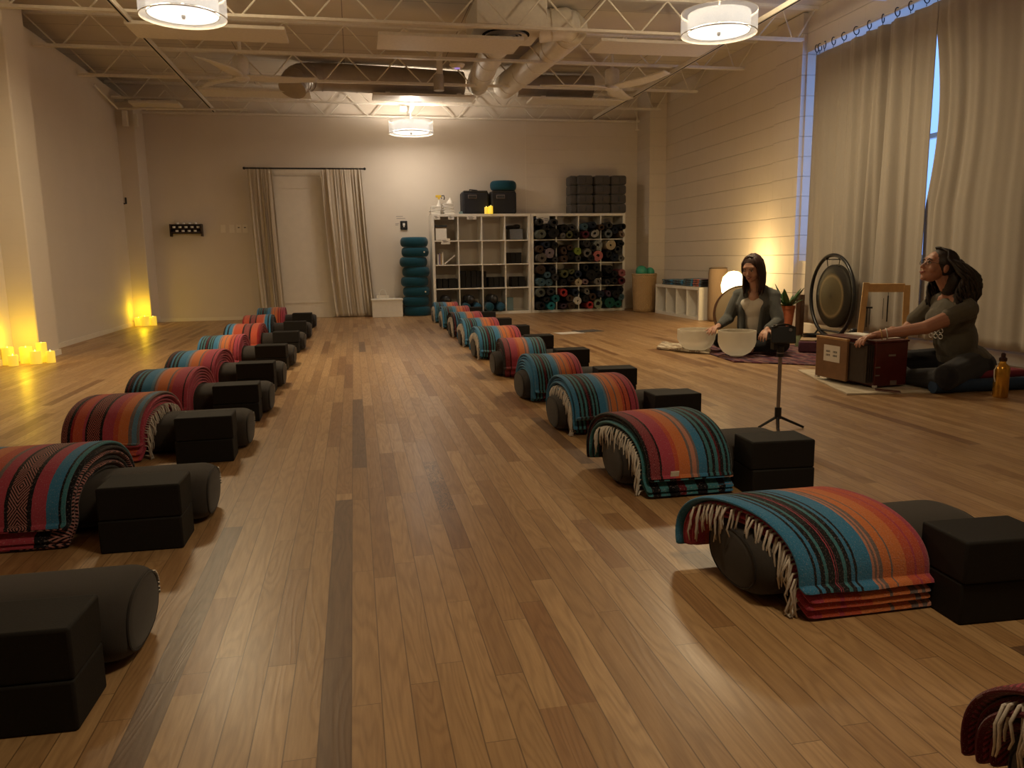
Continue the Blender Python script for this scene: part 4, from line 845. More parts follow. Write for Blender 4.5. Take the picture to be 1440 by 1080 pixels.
# standing tan bolster
b=MB().lathe([(0,0),(.10,.002),(.125,.02),(.13,.06),(.13,.60),(.122,.65),(.10,.672),(0,.675)],28); b.v=[(x,y*.75,z) for x,y,z in b.v]
t=thing('upright_bolster','tan bolster standing on end beside the low shelf','bolster',(4.46,9.08,0),.2); ob('cover',b,simple('tan_canvas',(.23,.16,.10),.9,0,.1,300,.2),t,ang=60); ob('piping',MB().tube([(.118*cos(2*pi*k/32),.089*sin(2*pi*k/32),.662) for k in range(32)],.005,6,closed=True),M_bol,t)
# floor lamp
LX,LY_=4.27,8.30
t=thing('floor_lamp','small glowing floor lamp with cream shade behind the seated woman in grey','lamp',(LX,LY_,0))
ob('base',MB().lathe([(0,0),(.08,0),(.085,.01),(.06,.02),(.015,.03),(.012,.34),(0,.34)],24),M_dark,t); 
M_lampsh=emis('lamp_shade_glow',(1,.80,.42),4,(.8,.7,.5)); ob('shade',MB().lathe([(0,.33),(.08,.33),(.13,.40),(.14,.48),(.12,.57),(.06,.63),(0,.64)],28),M_lampsh,t)
light('floor_lamp_light','POINT',(LX+.0,LY_,.76),16,(1,.66,.26),.09)
# ---------------------------------------------------------------- gong
t=thing('gong_stand','round black tube gong stand by the window curtain','gong stand',(4.30,6.45,0),rad(-3))
ob('hoop',MB().tube([(0,.36*cos(2*pi*k/48),.435+.375*sin(2*pi*k/48)) for k in range(48)],.017,10,closed=True),M_black,t)
ob('foot',MB().tube([(-.22,-.2,.012),(-.05,-.2,.05),(0,-.2,.12),(.1,-.2,.05),(.2,-.2,.012)],.012,8).tube([(-.22,.2,.012),(-.05,.2,.05),(0,.2,.12),(.1,.2,.05),(.2,.2,.012)],.012,8).tube([(0,-.2,.115),(0,.2,.115)],.010,8),M_black,t)
t2=thing('gong','dark bronze gong with golden centre hanging in the black hoop','gong',(4.30,6.45,.435),rad(-3))
tg=NT('gong_bronze'); og=tg.xyz(tg.obj()); rr_=tg.M('SQRT',tg.M('ADD',tg.M('MULTIPLY',og[1],og[1]),tg.M('MULTIPLY',og[2],og[2]))); nf=tg.noise(tg.obj(),60,4)
tg.base(tg.mix(tg.M('MULTIPLY',nf,.5),tg.ramp(tg.M('MULTIPLY',rr_,3.0),[(0,(.035,.022,.008)),(.10,(.085,.062,.025)),(.30,(.11,.085,.036)),(.50,(.13,.10,.045)),(.56,(.30,.22,.11)),(.60,(.12,.08,.03)),(.64,(.012,.010,.008)),(.85,(.010,.008,.007))]),(.05,.04,.02))); tg.b.inputs['Metallic'].default_value=.35; tg.b.inputs['Roughness'].default_value=.5
RX=Matrix.Rotation(-pi/2,3,'Y')
ob('gong_disc',MB().lathe([(0,.012),(.05,.011),(.20,.006),(.27,0),(.288,-.012),(.290,-.045),(.282,-.047),(.278,-.018),(.2,-.004),(0,.0)],56,m=RX),tg.m,t2,ang=35)
ob('cord',MB().tube([(0,-.09,.27),(0,-.11,.355)],.004,6).tube([(0,.09,.27),(0,.11,.355)],.004,6),M_dark,t2)
ob('knob',MB().ball((0,-.11,.345),.016).ball((0,.11,.345),.016).tube([(0,-.11,.335),(0,.11,.335)],.005,6),M_dark,t2)
# chime frame
M_pine=simple('pine_wood',(.55,.33,.13),.45,0,.15,12,.05); M_pine2=simple('pine_darker',(.45,.26,.10),.5,0,.15,12,.05)  # second pine is a darker tone for the harmonium board rail
t=thing('chime_frame','light wooden frame with hanging chime rods behind the harmonium','chime frame',(3.98,5.3,0),rad(-32))
ob('post',MB().tube([(-.165,0,.0),(-.128,0,.60)],.030,4),M_pine,t,ang=30); ob('post',MB().tube([(.165,0,.0),(.155,0,.58)],.030,4),M_pine,t,ang=30); ob('crossbar',MB().box((.01,0,.56),(.26,.03,.065)),M_pine,t,bevel=.003); ob('bottom_rail',MB().box((0,0,.03),(.36,.035,.04)).box((-.165,0,.012),(.04,.24,.024)).box((.165,0,.012),(.04,.24,.024)),M_pine,t,bevel=.003)
ob('chime_rod',MB().tube([(.03,0,.50),(.03,0,.30)],.005,6).tube([(.03,0,.53),(.03,0,.50)],.0015,5).tube([(.0,.01,.48),(.0,.01,.32)],.002,5),M_dark,t); ob('clamp',MB().box((-.10,-.03,.41),(.045,.03,.012)).tube([(-.115,-.035,.41),(-.115,-.035,.26)],.004,6).tube([(-.095,-.035,.41),(-.095,-.035,.28)],.003,6),M_dark,t)
# ---------------------------------------------------------------- rugs on floor
def rugmat(name,a,b_,c,sc_=8):
    t=NT(name); p=t.obj(); n1=t.noise(p,sc_,3,.6); q=t.M('SINE',t.M('MULTIPLY',t.xyz(p)[0],60.0)); t.base(t.mix(t.M('GREATER_THAN',q,.3),t.ramp(n1,[(.35,a),(.5,b_),(.62,c)]),t.ramp(n1,[(.4,c),(.6,a)]))); t.b.inputs['Roughness'].default_value=.95; t.bump(n1,.5,.004); return t.m
def rug(name,pts,mat,label,cat='rug',h=.006,nu=20,nv=14,wob=.004,z0=0.001):
    c=[sum(p[i] for p in pts)/4 for i in(0,1)]
    A,B,C,D=[Vector((p[0]-c[0],p[1]-c[1])) for p in pts]
    def fn(u,v):
        p=(A*(1-u)+B*u)*(1-v)+(D*(1-u)+C*u)*v; n_=noise.noise(Vector((p.x*9,p.y*9,c[0]))); e=.012*noise.noise(Vector((u*7,v*7,3)))
        return (p.x+e,p.y+e,h+max(0,wob*(n_+.6)))
    b=MB().grid(fn,nu,nv); b.add([(x,y,0) for x,y,z in b.v],[tuple(reversed(f)) for f in b.f]);
    # side skirt
    n1=(nv+1); T=(nu+1)*(nv+1); ed=[j for j in range(nv+1)]+[i*n1+nv for i in range(1,nu+1)]+[nu*n1+j for j in range(nv-1,-1,-1)]+[i*n1 for i in range(nu-1,0,-1)]
    for k in range(len(ed)): a=ed[k];c_=ed[(k+1)%len(ed)]; b.f.append([a,c_,c_+T,a+T]); b.uv.append(None)
    o=ob(name,b,mat,None,(c[0],c[1],z0),ang=60); tag(o,label,cat); return o
rug('patterned_rug',[(2.86,5.52),(3.60,5.0),(4.35,6.2),(2.98,6.85)],rugmat('red_rug',(.10,.012,.03),(.035,.015,.035),(.20,.10,.09)),'dark red patterned rug under the singing bowls and the seated woman in grey')
rug('crocheted_throw',[(2.62,6.50),(2.90,6.02),(3.02,6.25),(2.86,6.95)],rugmat('cream_throw',(.50,.42,.30),(.20,.13,.08),(.55,.48,.36),25),'cream crocheted throw on the floor left of the singing bowls','throw',z0=.008,wob=.015)
rug('woven_mat',[(3.55,5.12),(3.80,4.75),(4.35,5.6),(4.1,6.0)],rugmat('grey_woven',(.25,.20,.17),(.06,.04,.05),(.35,.28,.24),20),'black and cream woven mat between the red rug and the harmonium','mat',z0=.009)
rug('cream_rug',[(2.82,4.03),(3.62,3.92),(3.9,4.75),(3.08,4.98)],rugmat('cream_rug',(.58,.50,.37),(.50,.42,.30),(.60,.52,.40),5),'cream rug under the harmonium')
o=ob('rug_stripe',MB().box((0,0,.0),(.012,.14,.002)).box((.03,.01,0),(.010,.14,.002)).box((-.035,-.01,0),(.010,.14,.002)),simple('stripe_maroon',(.10,.02,.02)),bpy.data.objects['cream_rug'],(.0+3.10-3.355,4.02-4.42+.02,.0105),rad(40))
# singing bowls
def frost(name,c):
    t=NT(name); t.base(c); t.b.inputs['Roughness'].default_value=.45; nf=t.noise(t.obj(),60,3); t.bump(nf,.08,.002); tr=t.n('ShaderNodeBsdfTranslucent'); tr.inputs['Color'].default_value=(.92,.90,.84,1); m=t.n('ShaderNodeMixShader'); m.inputs[0].default_value=.55; t.l(t.b.outputs[0],m.inputs[1]); t.l(tr.outputs[0],m.inputs[2]); t.l(m.outputs[0],t.t.nodes['Material Output'].inputs[0]); return t.m
M_bowl=frost('frosted_quartz',(.74,.68,.56,1))
def bowl(x,y,r_,h,lab):
    t=thing('singing_bowl',lab,'singing bowl',(x,y,.012)); pr=[(.03,.004),(r_*.45,.006),(r_*.72,.030),(r_*.92,.075),(r_,h*.55),(r_,h),(r_-.009,h),(r_-.009,h*.55),(r_*.9-.008,.082),(r_*.7,.042),(r_*.4,.018),(0,.016)]
    ob('bowl_wall',MB().lathe(pr,48),M_bowl,t,ang=40); ob('o_ring',MB().tube([(.05*cos(2*pi*k/24),.05*sin(2*pi*k/24),.0) for k in range(24)],.006,8,closed=True),M_paper,t,(0,0,-.001))
bowl(2.885,6.25,.165,.185,'left frosted white crystal singing bowl'); bowl(3.045,5.83,.152,.205,'right frosted white crystal singing bowl, nearer the camera')
# frame drum
t=thing('frame_drum','round frame drum with brown rim and small round badge, leaning behind the bowls','drum',(3.545,6.70,.275),rad(-12)); RT=Matrix.Rotation(rad(-12),3,'X')@Matrix.Rotation(pi/2,3,'X')
td=NT('drum_skin'); td.base((.62,.50,.30)); td.b.inputs['Roughness'].default_value=.6; td.b.inputs['Transmission Weight'].default_value=0; tr_=td.n('ShaderNodeBsdfTranslucent'); tr_.inputs['Color'].default_value=(.75,.55,.25,1); m_=td.n('ShaderNodeMixShader'); m_.inputs[0].default_value=.6; td.l(td.b.outputs[0],m_.inputs[1]); td.l(tr_.outputs[0],m_.inputs[2]); td.l(m_.outputs[0],td.t.nodes['Material Output'].inputs[0])
ob('drum_head',MB().lathe([(0,.032),(.255,.032),(.258,.030),(0,.030)],56,m=RT),td.m,t,ang=40); ob('rim',MB().lathe([(.256,-.03),(.266,-.03),(.267,.034),(.257,.034),(.256,-.03)],56,m=RT),simple('walnut_rim',(.10,.045,.02),.4),t,ang=40)
bd=MB().lathe([(0,.034),(.026,.034),(.026,.0365),(0,.0365)],20); bd.v=[tuple(RT@(Vector(v)+Vector((.01,.195,0)))) for v in bd.v]; ob('badge',bd,M_black,t)
b2_=MB(); 
for dx in(-.009,.009): b2_.tube([(.01+dx+.007*cos(2*pi*k/12),.195+.007*sin(2*pi*k/12),.0375) for k in range(12)],.0022,5,closed=True)
b2_.v=[tuple(RT@Vector(v)) for v in b2_.v]; ob('badge_mark',b2_,M_paper,t)
# plant, log, small items
t=thing('potted_plant','leafy green plant in a terracotta pot behind the seated woman in grey','plant',(4.19,7.0,.0)); ob('plant_stand',MB().lathe([(0,0),(.07,0),(.07,.12),(0,.12)],20),M_dark,t); ob('pot',MB().lathe([(0,0),(.048,0),(.068,.17),(.074,.17),(.074,.20),(.062,.20),(.058,.17),(0,.165)],24),simple('terracotta',(.42,.12,.05),.8),t,(0,0,.121))
lf=MB()
for k in range(26):
    a=R.uniform(0,2*pi); e=R.uniform(.5,1.35); L_=R.uniform(.13,.25); w=R.uniform(.016,.028); o0=Vector((.02*cos(a),.02*sin(a),.30)); 
    def fn(u,v,a=a,e=e,L_=L_,w=w,o0=o0):
        r_=u*L_*cos(e*.8); z=L_*(u*sin(e)*1.0-.55*u*u*(1.2-e)); s_=(v-.5)*2*w*sin(pi*min(1,u*.95+.03))**.8; return (o0.x+r_*cos(a)-s_*sin(a),o0.y+r_*sin(a)+s_*cos(a),o0.z+z+abs(v-.5)*.012)
    lf.grid(fn,8,2)
ob('leaves',lf,simple('leaf_green',(.04,.10,.025),.45,0,.3,20,0),t,ang=180); t2_=MB()
for k in range(7): a=k*.9; t2_.tube([(0,0,.28),(.02*cos(a),.02*sin(a),.34)],.003,5)
ob('stems',t2_,simple('stem_green',(.06,.10,.03)),t)
o=ob('wooden_post',MB().box((0,0,.21),(.06,.06,.42)),simple('dark_teak',(.10,.05,.025),.5),None,(4.40,7.12,0),.3,bevel=.004); tag(o,'short dark wooden post standing beside the plant','post')
M_brass=simple('brass_bowl',(.10,.075,.03),.25,.9,.1,20,0)
for (x,y,z_,r_,lab) in ((4.10,6.42,.012,.085,'dark metal singing bowl near the gong'),(3.93,6.12,.012,.045,'tiny metal bowl on the rug before the gong'),(4.0,6.3,.012,.05,'small metal bowl beside the dark one')):
    o=ob('metal_bowl',MB().lathe([(0,0),(r_*.5,.002),(r_*.9,r_*.45),(r_,r_*1.0),(r_*.94,r_*1.0),(r_*.82,r_*.48),(0,r_*.12)],28),M_brass if r_<.08 else M_black,None,(x,y,z_)); tag(o,lab,'bowl')
t=thing('glass_jar','small clear jar with greenish contents beside the metal bowls','jar',(3.86,6.25,.010)); ob('jar',MB().lathe([(0,0),(.03,0),(.032,.07),(.024,.085),(.024,.095),(0,.095)],18),simple('jar_glass',(.20,.22,.12),.15),t)
t=thing('purple_case','flat dusty purple case with pale lid on the rug before the gong','case',(3.86,5.82,.014),rad(-35)); ob('case_body',MB().box((0,0,.045),(.44,.22,.09)),simple('purple_cloth',(.12,.045,.07),.9),t,bevel=.01); ob('lid',MB().box((-.01,.0,.097),(.40,.20,.012)),simple('wood_tray',(.38,.26,.15)),t,bevel=.003)
o=ob('mallet',MB().tube([(3.62,5.62,.13),(3.80,5.60,.17),(3.98,5.66,.19)],.006,6).ball((4.0,5.67,.19),(.04,.03,.03)),M_black,None); tag(o,'black mallet with padded head resting on the purple case','mallet')
# ---------------------------------------------------------------- harmonium
HX,HY=3.18,4.40
t=thing('harmonium','mahogany harmonium with open bellows and a white label, on the cream rug','harmonium',(HX,HY,.0085),rad(4))
M_mah=simple('mahogany',(.095,.013,.009),.32,0,.2,8,.03); M_tk=simple('teak_board',(.20,.105,.05),.4,0,.15,10,.03)
ob('body',MB().box((.0,-.02,.145),(.235,.46,.27)),M_mah,t,bevel=.006); ob('top_lid',MB().box((.0,-.02,.285),(.245,.47,.012)),M_mah,t,bevel=.003)
ob('keyboard',MB().box((.055,.0,.294),(.11,.38,.008)),M_paper,t,bevel=.001)
fb=MB()
for k in range(7): fb.box((-.121-.008*k,-.015,.15),(.005,.445-.02*(k%2),.23-.012*(k%2)))
fb.box((-.145,-.015,.15),(.055,.415,.21)); ob('bellows',fb,simple('bellows_cloth',(.045,.030,.020),.8),t)
ob('bellows_board',MB().box((-.184,.065,.15),(.018,.30,.255)),M_tk,t,bevel=.004)
ob('board_rail',MB().box((-.184,.065,.283),(.024,.30,.014)),M_pine2,t,bevel=.003)
lb=ob('label_sticker',MB().box((-.1945,.055,.185),(.002,.155,.105)),M_paper,t,smooth=False); gl=MB()
for q in range(2):
    for w_ in range(2):
        cy=.055+.034*(1-2*w_); cz=.197-.024*q
        for s_ in range(4): gl.box((-.196,cy+(s_-1.5)*.011,cz),(.001,.003,.012)); 
        gl.box((-.196,cy,cz+.003),(.001,.036,.0022)).box((-.196,cy+.004,cz-.004),(.001,.030,.0020))
ob('lettering',gl,M_ink,lb,smooth=False)
ob('latch',MB().box((.0,-.2525,.20),(.05,.004,.012)).box((.02,-.2525,.03),(.045,.004,.028)).box((-.10,-.2525,.13),(.035,.004,.007)).box((-.10,-.2525,.08),(.03,.004,.007)),simple('latch_steel',(.35,.30,.28),.35,.7),t); ob('corner_foot',MB().box((-.185,.2,.018),(.02,.03,.012)).box((-.11,-.245,.012),(.02,.02,.014)),M_paper,t)
# bottle, bolster, cushions under the player
t=thing('gold_bottle','golden amber bottle with dark cap on the floor at right','bottle',(3.60,3.74,0)); gbm=simple('gold_lacquer',(.62,.33,.05),.22,.75,.08,10,0)
ob('bottle_body',MB().lathe([(0,0),(.036,0),(.040,.006),(.040,.165),(.036,.180),(.018,.196),(.016,.205),(.016,.215),(0,.215)],32),gbm,t,ang=50); ob('cap',MB().lathe([(0,.208),(.020,.208),(.021,.225),(.012,.232),(.012,.250),(.006,.256),(0,.256)],20),simple('cap_maroon',(.04,.012,.010),.4),t)
ob('carry_loop',MB().tube([(-.030,0,.19),(-.052,.0,.16),(-.05,0,.12),(-.041,0,.09)],.003,6),M_steel,t)
o=ob('rolled_blue_mat',MB().tube([(-.30,0,0),(.62,0,0)],.038,24),simple('blue_mat',(.012,.035,.085),.7),None,(3.62,3.93,.040),rad(-2)); tag(o,'long dark blue mat roll lying behind the gold bottle','yoga mat')
def softbox(name,c,d,mat,label,cat,rz=0,group=None,bev=.03):
    o=ob(name,MB().box((0,0,d[2]/2),d),mat,None,c,rz,bevel=bev,seg=4); tag(o,label,cat,group); return o
M_redc=simple('red_cushion_cloth',(.20,.020,.035),.9,0,.15,300,.2)
softbox('folded_cushion',(3.86,4.14,.002),(.40,.34,.055),M_redc,'lower folded red cushion under the harmonium player','cushion',.05); softbox('folded_cushion',(3.85,4.15,.058),(.36,.32,.05),M_redc,'upper folded red cushion under the harmonium player','cushion',-.04)
softbox('dark_mat',(4.18,4.2,.002),(.28,.42,.05),M_bol,'dark folded mat behind the red cushions','mat',0,None,.015)
# phone tripod
t=thing('phone_tripod','slim phone tripod with black holder standing on the open floor','tripod',(1.965,3.33,0))
pol=simple('tripod_tube',(.30,.24,.21),.3,.6,.05,10,0)
ob('pole',MB().tube([(0,0,.02),(0,0,.36)],.009,12).tube([(0,0,.0),(0,0,.05)],.007,10),pol,t); ob('hub',MB().tube([(0,0,.05),(0,0,.105)],.016,12),M_black,t)
for a,l_ in ((-118,.115),(-12,.125),(165,.09)):
    ob('leg',MB().tube([(0,0,.062),(l_*cos(rad(a)),l_*sin(rad(a)),.006)],[.007,.006],8),M_black,t)
ob('phone_holder',MB().tube([(0,0,.350),(0,0,.40)],.017,12).box((0,0.012,.41),(.075,.03,.05)).box((0,.016,.45),(.05,.02,.10)),M_black,t); ob('joint_ring',MB().tube([(0,0,.366),(0,0,.371)],.0175,12),pol,t)
ph=thing('mobile_phone','black phone clamped in the tripod holder','phone',(1.965,3.310,.455),rad(-22)); ob('phone_case',MB().box((0,0,0),(.112,.014,.080),rx=rad(-12)),M_black,ph,bevel=.004)
ob('lens',MB().lathe([(0,0),(.008,0),(.008,.003),(0,.003)],12,m=Matrix.Rotation(pi/2,3,'X')),simple('lens_ring',(.4,.4,.45),.2,.8),ph,(.03,-.006,.025))
ob('clamp_jaw',MB().tube([(-.045,.0,.035),(-.02,-.004,.048),(.0,0,.05),(.02,-.004,.048),(.045,0,.035)],.005,6),M_black,ph)
# paper sheets on floor
o=ob('paper_sheet',MB().box((0,0,.0012),(.30,.21,.0012)),M_paper,None,(2.30,8.25,0),.2,smooth=False); tag(o,'white paper sheet on the floor in front of the mat shelf','paper'); o=ob('dark_folder',MB().box((0,0,.002),(.30,.22,.004)),M_bol,None,(2.55,8.38,0),.3,smooth=False); tag(o,'dark folder on the floor partly beside the white sheet','folder')
# ---------------------------------------------------------------- people
def skinmat(name,c):
    t=NT(name); nf=t.noise(t.obj(),30,3); t.base(t.mix(nf,tuple(x*.92 for x in c),tuple(min(1,x*1.06) for x in c))); t.b.inputs['Roughness'].default_value=.5; t.b.inputs['Subsurface Weight'].default_value=.12; t.b.inputs['Subsurface Radius'].default_value=(.02,.008,.004); t.b.inputs['Subsurface Scale'].default_value=.5; return t.m
def head(b,c,pitch,turn,tilt=0,s=1.0):
    """adds head volumes; returns transform; local: -y forward, z up, origin head centre"""
    M=Matrix.Rotation(turn,3,'Z')@Matrix.Rotation(tilt,3,'Y')@Matrix.Rotation(pitch,3,'X'); C=Vector(c)
    T=lambda p:C+M@(Vector(p)*s)
    def B(p,r): b.ball(T(p),tuple(x*s for x in r),16,12,M)
    B((0,.012,.035),(.074,.092,.078)); B((0,-.022,.0),(.062,.068,.085)); B((0,-.035,-.055),(.047,.050,.040)); B((0,-.068,-.082),(.020,.016,.016))
    B((-.036,-.054,-.020),(.027,.024,.025)); B((.036,-.054,-.020),(.027,.024,.025)); B((0,-.066,.037),(.052,.018,.022))
    b.cap(T((0,-.080,.014)),T((0,-.098,-.016)),.008*s,.0115*s,10); B((-.010,-.096,-.022),(.008,.009,.007)); B((.010,-.096,-.022),(.008,.009,.007))
    B((0,-.084,-.046),(.022,.010,.006)); B((0,-.082,-.056),(.018,.010,.006))
    for sx in(-1,1): B((sx*.076,.008,-.002),(.008,.018,.030))
    return T,M
def face_parts(root,T,M,s=1.0,smile=1.0,skin=None,glasses=False,hairc=None):
    e=MB(); ir=MB(); br=MB(); lp=MB(); ld=MB()
    for sx in(-1,1):
        e.ball(T((sx*.030,-.0765,.012)),(.0125*s,.008*s,.0075*s),14,8,M); ir.ball(T((sx*.030,-.0835,.012)),(.0055*s,.0025*s,.0055*s),12,6,M)
        br.tube([T((sx*.014,-.089,.029)),T((sx*.030,-.088,.035)),T((sx*.046,-.076,.028))],[.003,.0035,.002],6)
        ld.tube([T((sx*.016,-.085,.015)),T((sx*.030,-.0865,.0195)),T((sx*.044,-.076,.014))],.0018,5)
    lp.tube([T((-.024,-.083,-.048+.004*smile)),T((-.010,-.094,-.0495)),T((0,-.0955,-.0485)),T((.010,-.094,-.0495)),T((.024,-.083,-.048+.004*smile))],[.0015,.0045,.0042,.0045,.0015],8)
    lp.tube([T((-.020,-.084,-.050+.003*smile)),T((0,-.093,-.0575)),T((.020,-.084,-.050+.003*smile))],[.0015,.005,.0015],8)
    ob('eye',e,simple('eye_white',(.55,.50,.45),.3,0,0,10,0),root,ang=180); ob('iris',ir,simple('iris_brown',(.03,.015,.01),.2,0,0,10,0),root,ang=180); ob('eyebrow',br,hairc,root,ang=180); ob('lips',lp,simple('lip_rose',(.32,.09,.08),.45,0,.05,50,0),root,ang=180); ob('eyelid',ld,hairc,root,ang=180)
def hand(b,wrist,aim,palmn,s=1.0,curl=.25,spread=.12,thumb=1):
    """wrist point, aim direction of the fingers, palm normal (towards what is touched)"""
    w=Vector(wrist); f=Vector(aim).normalized(); n=Vector(palmn); n=(n-f*n.dot(f)).normalized(); sd=f.cross(n).normalized()*thumb
    L=.085*s
    m=Matrix((sd,f,n)).transposed()
    b.ball(w+f*L*.5,(.036*s,.052*s,.014*s),14,10,m); b.cap(w-f*.01,w+f*L*.35,.022*s,.022*s,10)
    for k,(o_,ln) in enumerate(((.027,.068),(.010,.078),(-.008,.072),(-.025,.056))):
        base=w+f*L*.82+sd*o_*s; d=(f+sd*spread*(o_/.027)).normalized(); p=base; pts=[p]
        cu=curl*(1+.18*k)
        for j,fr in enumerate((.42,.32,.26)):
            d=(d*cos(cu)+n*sin(cu)).normalized(); p=p+d*ln*fr*s; pts.append(p)
        rs=[.0092*s,.0086*s,.0080*s,.0070*s]
        for j in range(3): b.cap(pts[j],pts[j+1],rs[j],rs[j+1],8)
    p0=w+f*L*.22+sd*.026*s; d=(sd*.75+f*.7+n*.25).normalized(); p1=p0+d*.038*s; d=(d+f*.45+n*.15).normalized(); p2=p1+d*.030*s; d=(d+f*.25).normalized(); p3=p2+d*.024*s
    b.cap(p0,p1,.0115*s,.0105*s,8); b.cap(p1,p2,.0105*s,.0095*s,8); b.cap(p2,p3,.0095*s,.0078*s,8)
def ell(b,c,r,rx=0,ry=0,rz=0):
    b.ball(c,r,20,14,Matrix.Rotation(rz,3,'Z')@Matrix.Rotation(ry,3,'Y')@Matrix.Rotation(rx,3,'X'))
# ---- woman in grey cardigan
W1=thing('person','woman with straight dark hair, grey cardigan over white blouse, seated at the bowls looking down','person',(3.365,6.10,.008),rad(-50))
b=MB(); T1,M1=head(b,(0,-.135,.70),rad(20),rad(-4),0,.98); ell(b,(0,-.075,.475),(.05,.045,.06),rad(-20))
b.cap((0,-.055,.53),(0,-.10,.64),.047,.044); ell(b,(0,-.02,.40),(.14,.088,.13),rad(-8)); ell(b,(0,.0,.24),(.125,.09,.13)); ell(b,(0,.03,.12),(.16,.115,.11))
b.cap((-.05,-.04,.50),(-.155,-.04,.475),.045,.045); b.cap((.05,-.04,.50),(.155,-.04,.475),.045,.045)
LS,LE,LWr=(.155,-.04,.465),(.215,-.09,.265),(.195,-.27,.215); RS,RE,RW=(-.155,-.04,.465),(-.215,-.09,.28),(-.225,-.27,.225)
for S_,E_,W_ in ((LS,LE,LWr),(RS,RE,RW)): b.cap(S_,E_,.040,.034); b.cap(E_,W_,.034,.024)
hand(b,LWr,(-.02,-.30,-.13),(0,-.25,-1),.98,.30,.22,thumb=1); hand(b,RW,(-.05,-.28,-.06),(0,0,-1),.98,.3,.15,thumb=-1)
KN={-1:(-.24,-.20,.095),1:(.31,-.25,.095)}
for sx in(-1,1):
    b.cap((sx*.09,.0,.11),KN[sx],.075,.055); b.cap(KN[sx],(sx*.03,-.20,.055),.052,.036); b.cap((sx*.03,-.20,.05),(-sx*.06,-.26,.04),.032,.026)
M_skin1=skinmat('skin_fair',(.46,.25,.17)); fuse('body',b,M_skin1,W1,.0045,3)
M_h1=simple('hair_auburn',(.030,.010,.006),.45,0,.4,120,.2); face_parts(W1,T1,M1,.98,1.5,hairc=M_h1)
b=MB(); # white blouse
ell(b,(0,-.035,.375),(.118,.098,.115),rad(-8)); ell(b,(0,-.015,.26),(.118,.098,.14)); b.cap((-.045,-.045,.495),(-.09,-.040,.480),.038,.036); b.cap((.045,-.045,.495),(.09,-.040,.480),.038,.036); ell(b,(-.06,-.09,.40),(.058,.05,.058)); ell(b,(.06,-.09,.40),(.058,.05,.058))
M_bl=fabric('white_blouse',(.62,.58,.50),.85,300,.1,.04); fuse('blouse',b,M_bl,W1,.006,5)
b=MB() # cardigan: open front
for sx in(-1,1):
    ell(b,(sx*.098,-.005,.40),(.066,.100,.145),rad(-8),rz=sx*.25); ell(b,(sx*.098,.0,.25),(.062,.112,.16)); ell(b,(sx*.10,.01,.14),(.075,.125,.07)); b.cap((sx*.055,-.03,.508),(sx*.155,-.04,.475),.050,.055); b.cap((sx*.066,-.085,.48),(sx*.092,-.118,.38),.020,.022); b.cap((sx*.092,-.118,.38),(sx*.078,-.118,.18),.022,.026)
[b.cap((sx*.085,-.06,.49),(sx*.105,-.085,.40),.040,.044) for sx in(-1,1)]; ell(b,(0,.035,.38),(.13,.075,.15)); ell(b,(0,.05,.22),(.13,.085,.15)); b.cap((-.06,.0,.525),(.06,.0,.525),.038,.038)
for S_,E_,W_ in ((LS,LE,LWr),(RS,RE,RW)):
    b.cap(S_,E_,.056,.050); b.cap(E_,tuple(Vector(E_).lerp(Vector(W_),.86)),.050,.036)
def fold1(c):
    n_=noise.noise(Vector((c.x*14,c.y*14,c.z*9)))*.006+noise.noise(Vector((c.x*34,c.y*34,c.z*22)))*.0025; return c+Vector((n_,n_*.8,0))
M_card1=fabric('grey_knit',(.085,.088,.082),.95,500,.25); fuse('cardigan',b,M_card1,W1,.006,4,disp=fold1)
b=MB()
ell(b,(0,.03,.11),(.175,.13,.105))
for sx in(-1,1): b.cap((sx*.09,.0,.105),KN[sx],.088,.066); b.cap(KN[sx],(sx*.03,-.20,.055),.064,.046)
M_pant=fabric('black_trousers',(.012,.012,.014),.9,400,.15); fuse('trousers',b,M_pant,W1,.007,4,disp=lambda c:Vector((c.x,c.y,max(.002,c.z))))
# hair
def strands(name,root,mat,T,cap_r,n,fn,r0=.004,extra=None):
    b=MB()
    if extra: extra(b)
    for k in range(n): pts,rs=fn(k/n,k); b.tube(pts,rs,5)
    return ob(name,b,mat,root,ang=180)
def h1(u,k):
    sd=-1 if k%2 else 1; a=R.uniform(.05,1)  # front..back
    th=sd*(.80+a*2.3); # angle round head; 0=front
    x,y=sin(th),-cos(th); pts=[]
    top=T1((sd*R.uniform(.003,.02),R.uniform(-.03,.05),.120))
    pts.append(top); pts.append(T1((x*.050,y*.062+.012,.100))); pts.append(T1((x*.080,y*.092+.014,.055))); pts.append(T1((x*.088,y*.098+.016,.0)))
    e=T1((x*.090,y*.092+.020,-.06)); pts.append(e); ln=R.uniform(.10,.17)
    dv=Vector((x*.010,.02*a,-1)); pts.append(e+dv*ln*.5); pts.append(e+dv*ln+Vector((-x*.012,0,0)))
    return pts,[.006,.009,.010,.010,.009,.008,.003]
strands('hair',W1,M_h1,T1,.09,190,h1,extra=lambda b:(b.ball(T1((0,.022,.040)),(.082,.094,.084),20,14,M1),b.ball(T1((0,.078,-.02)),(.070,.048,.09),18,12,M1)))
ob('necklace',MB().tube([T1((0,0,0))+Vector(p) for p in ((-.045,-.0,-.15),(-.03,.03,-.19),(0,.03,-.215),(.03,.03,-.19),(.045,0,-.15))],.0018,5),simple('cord',(.05,.03,.02)),W1)
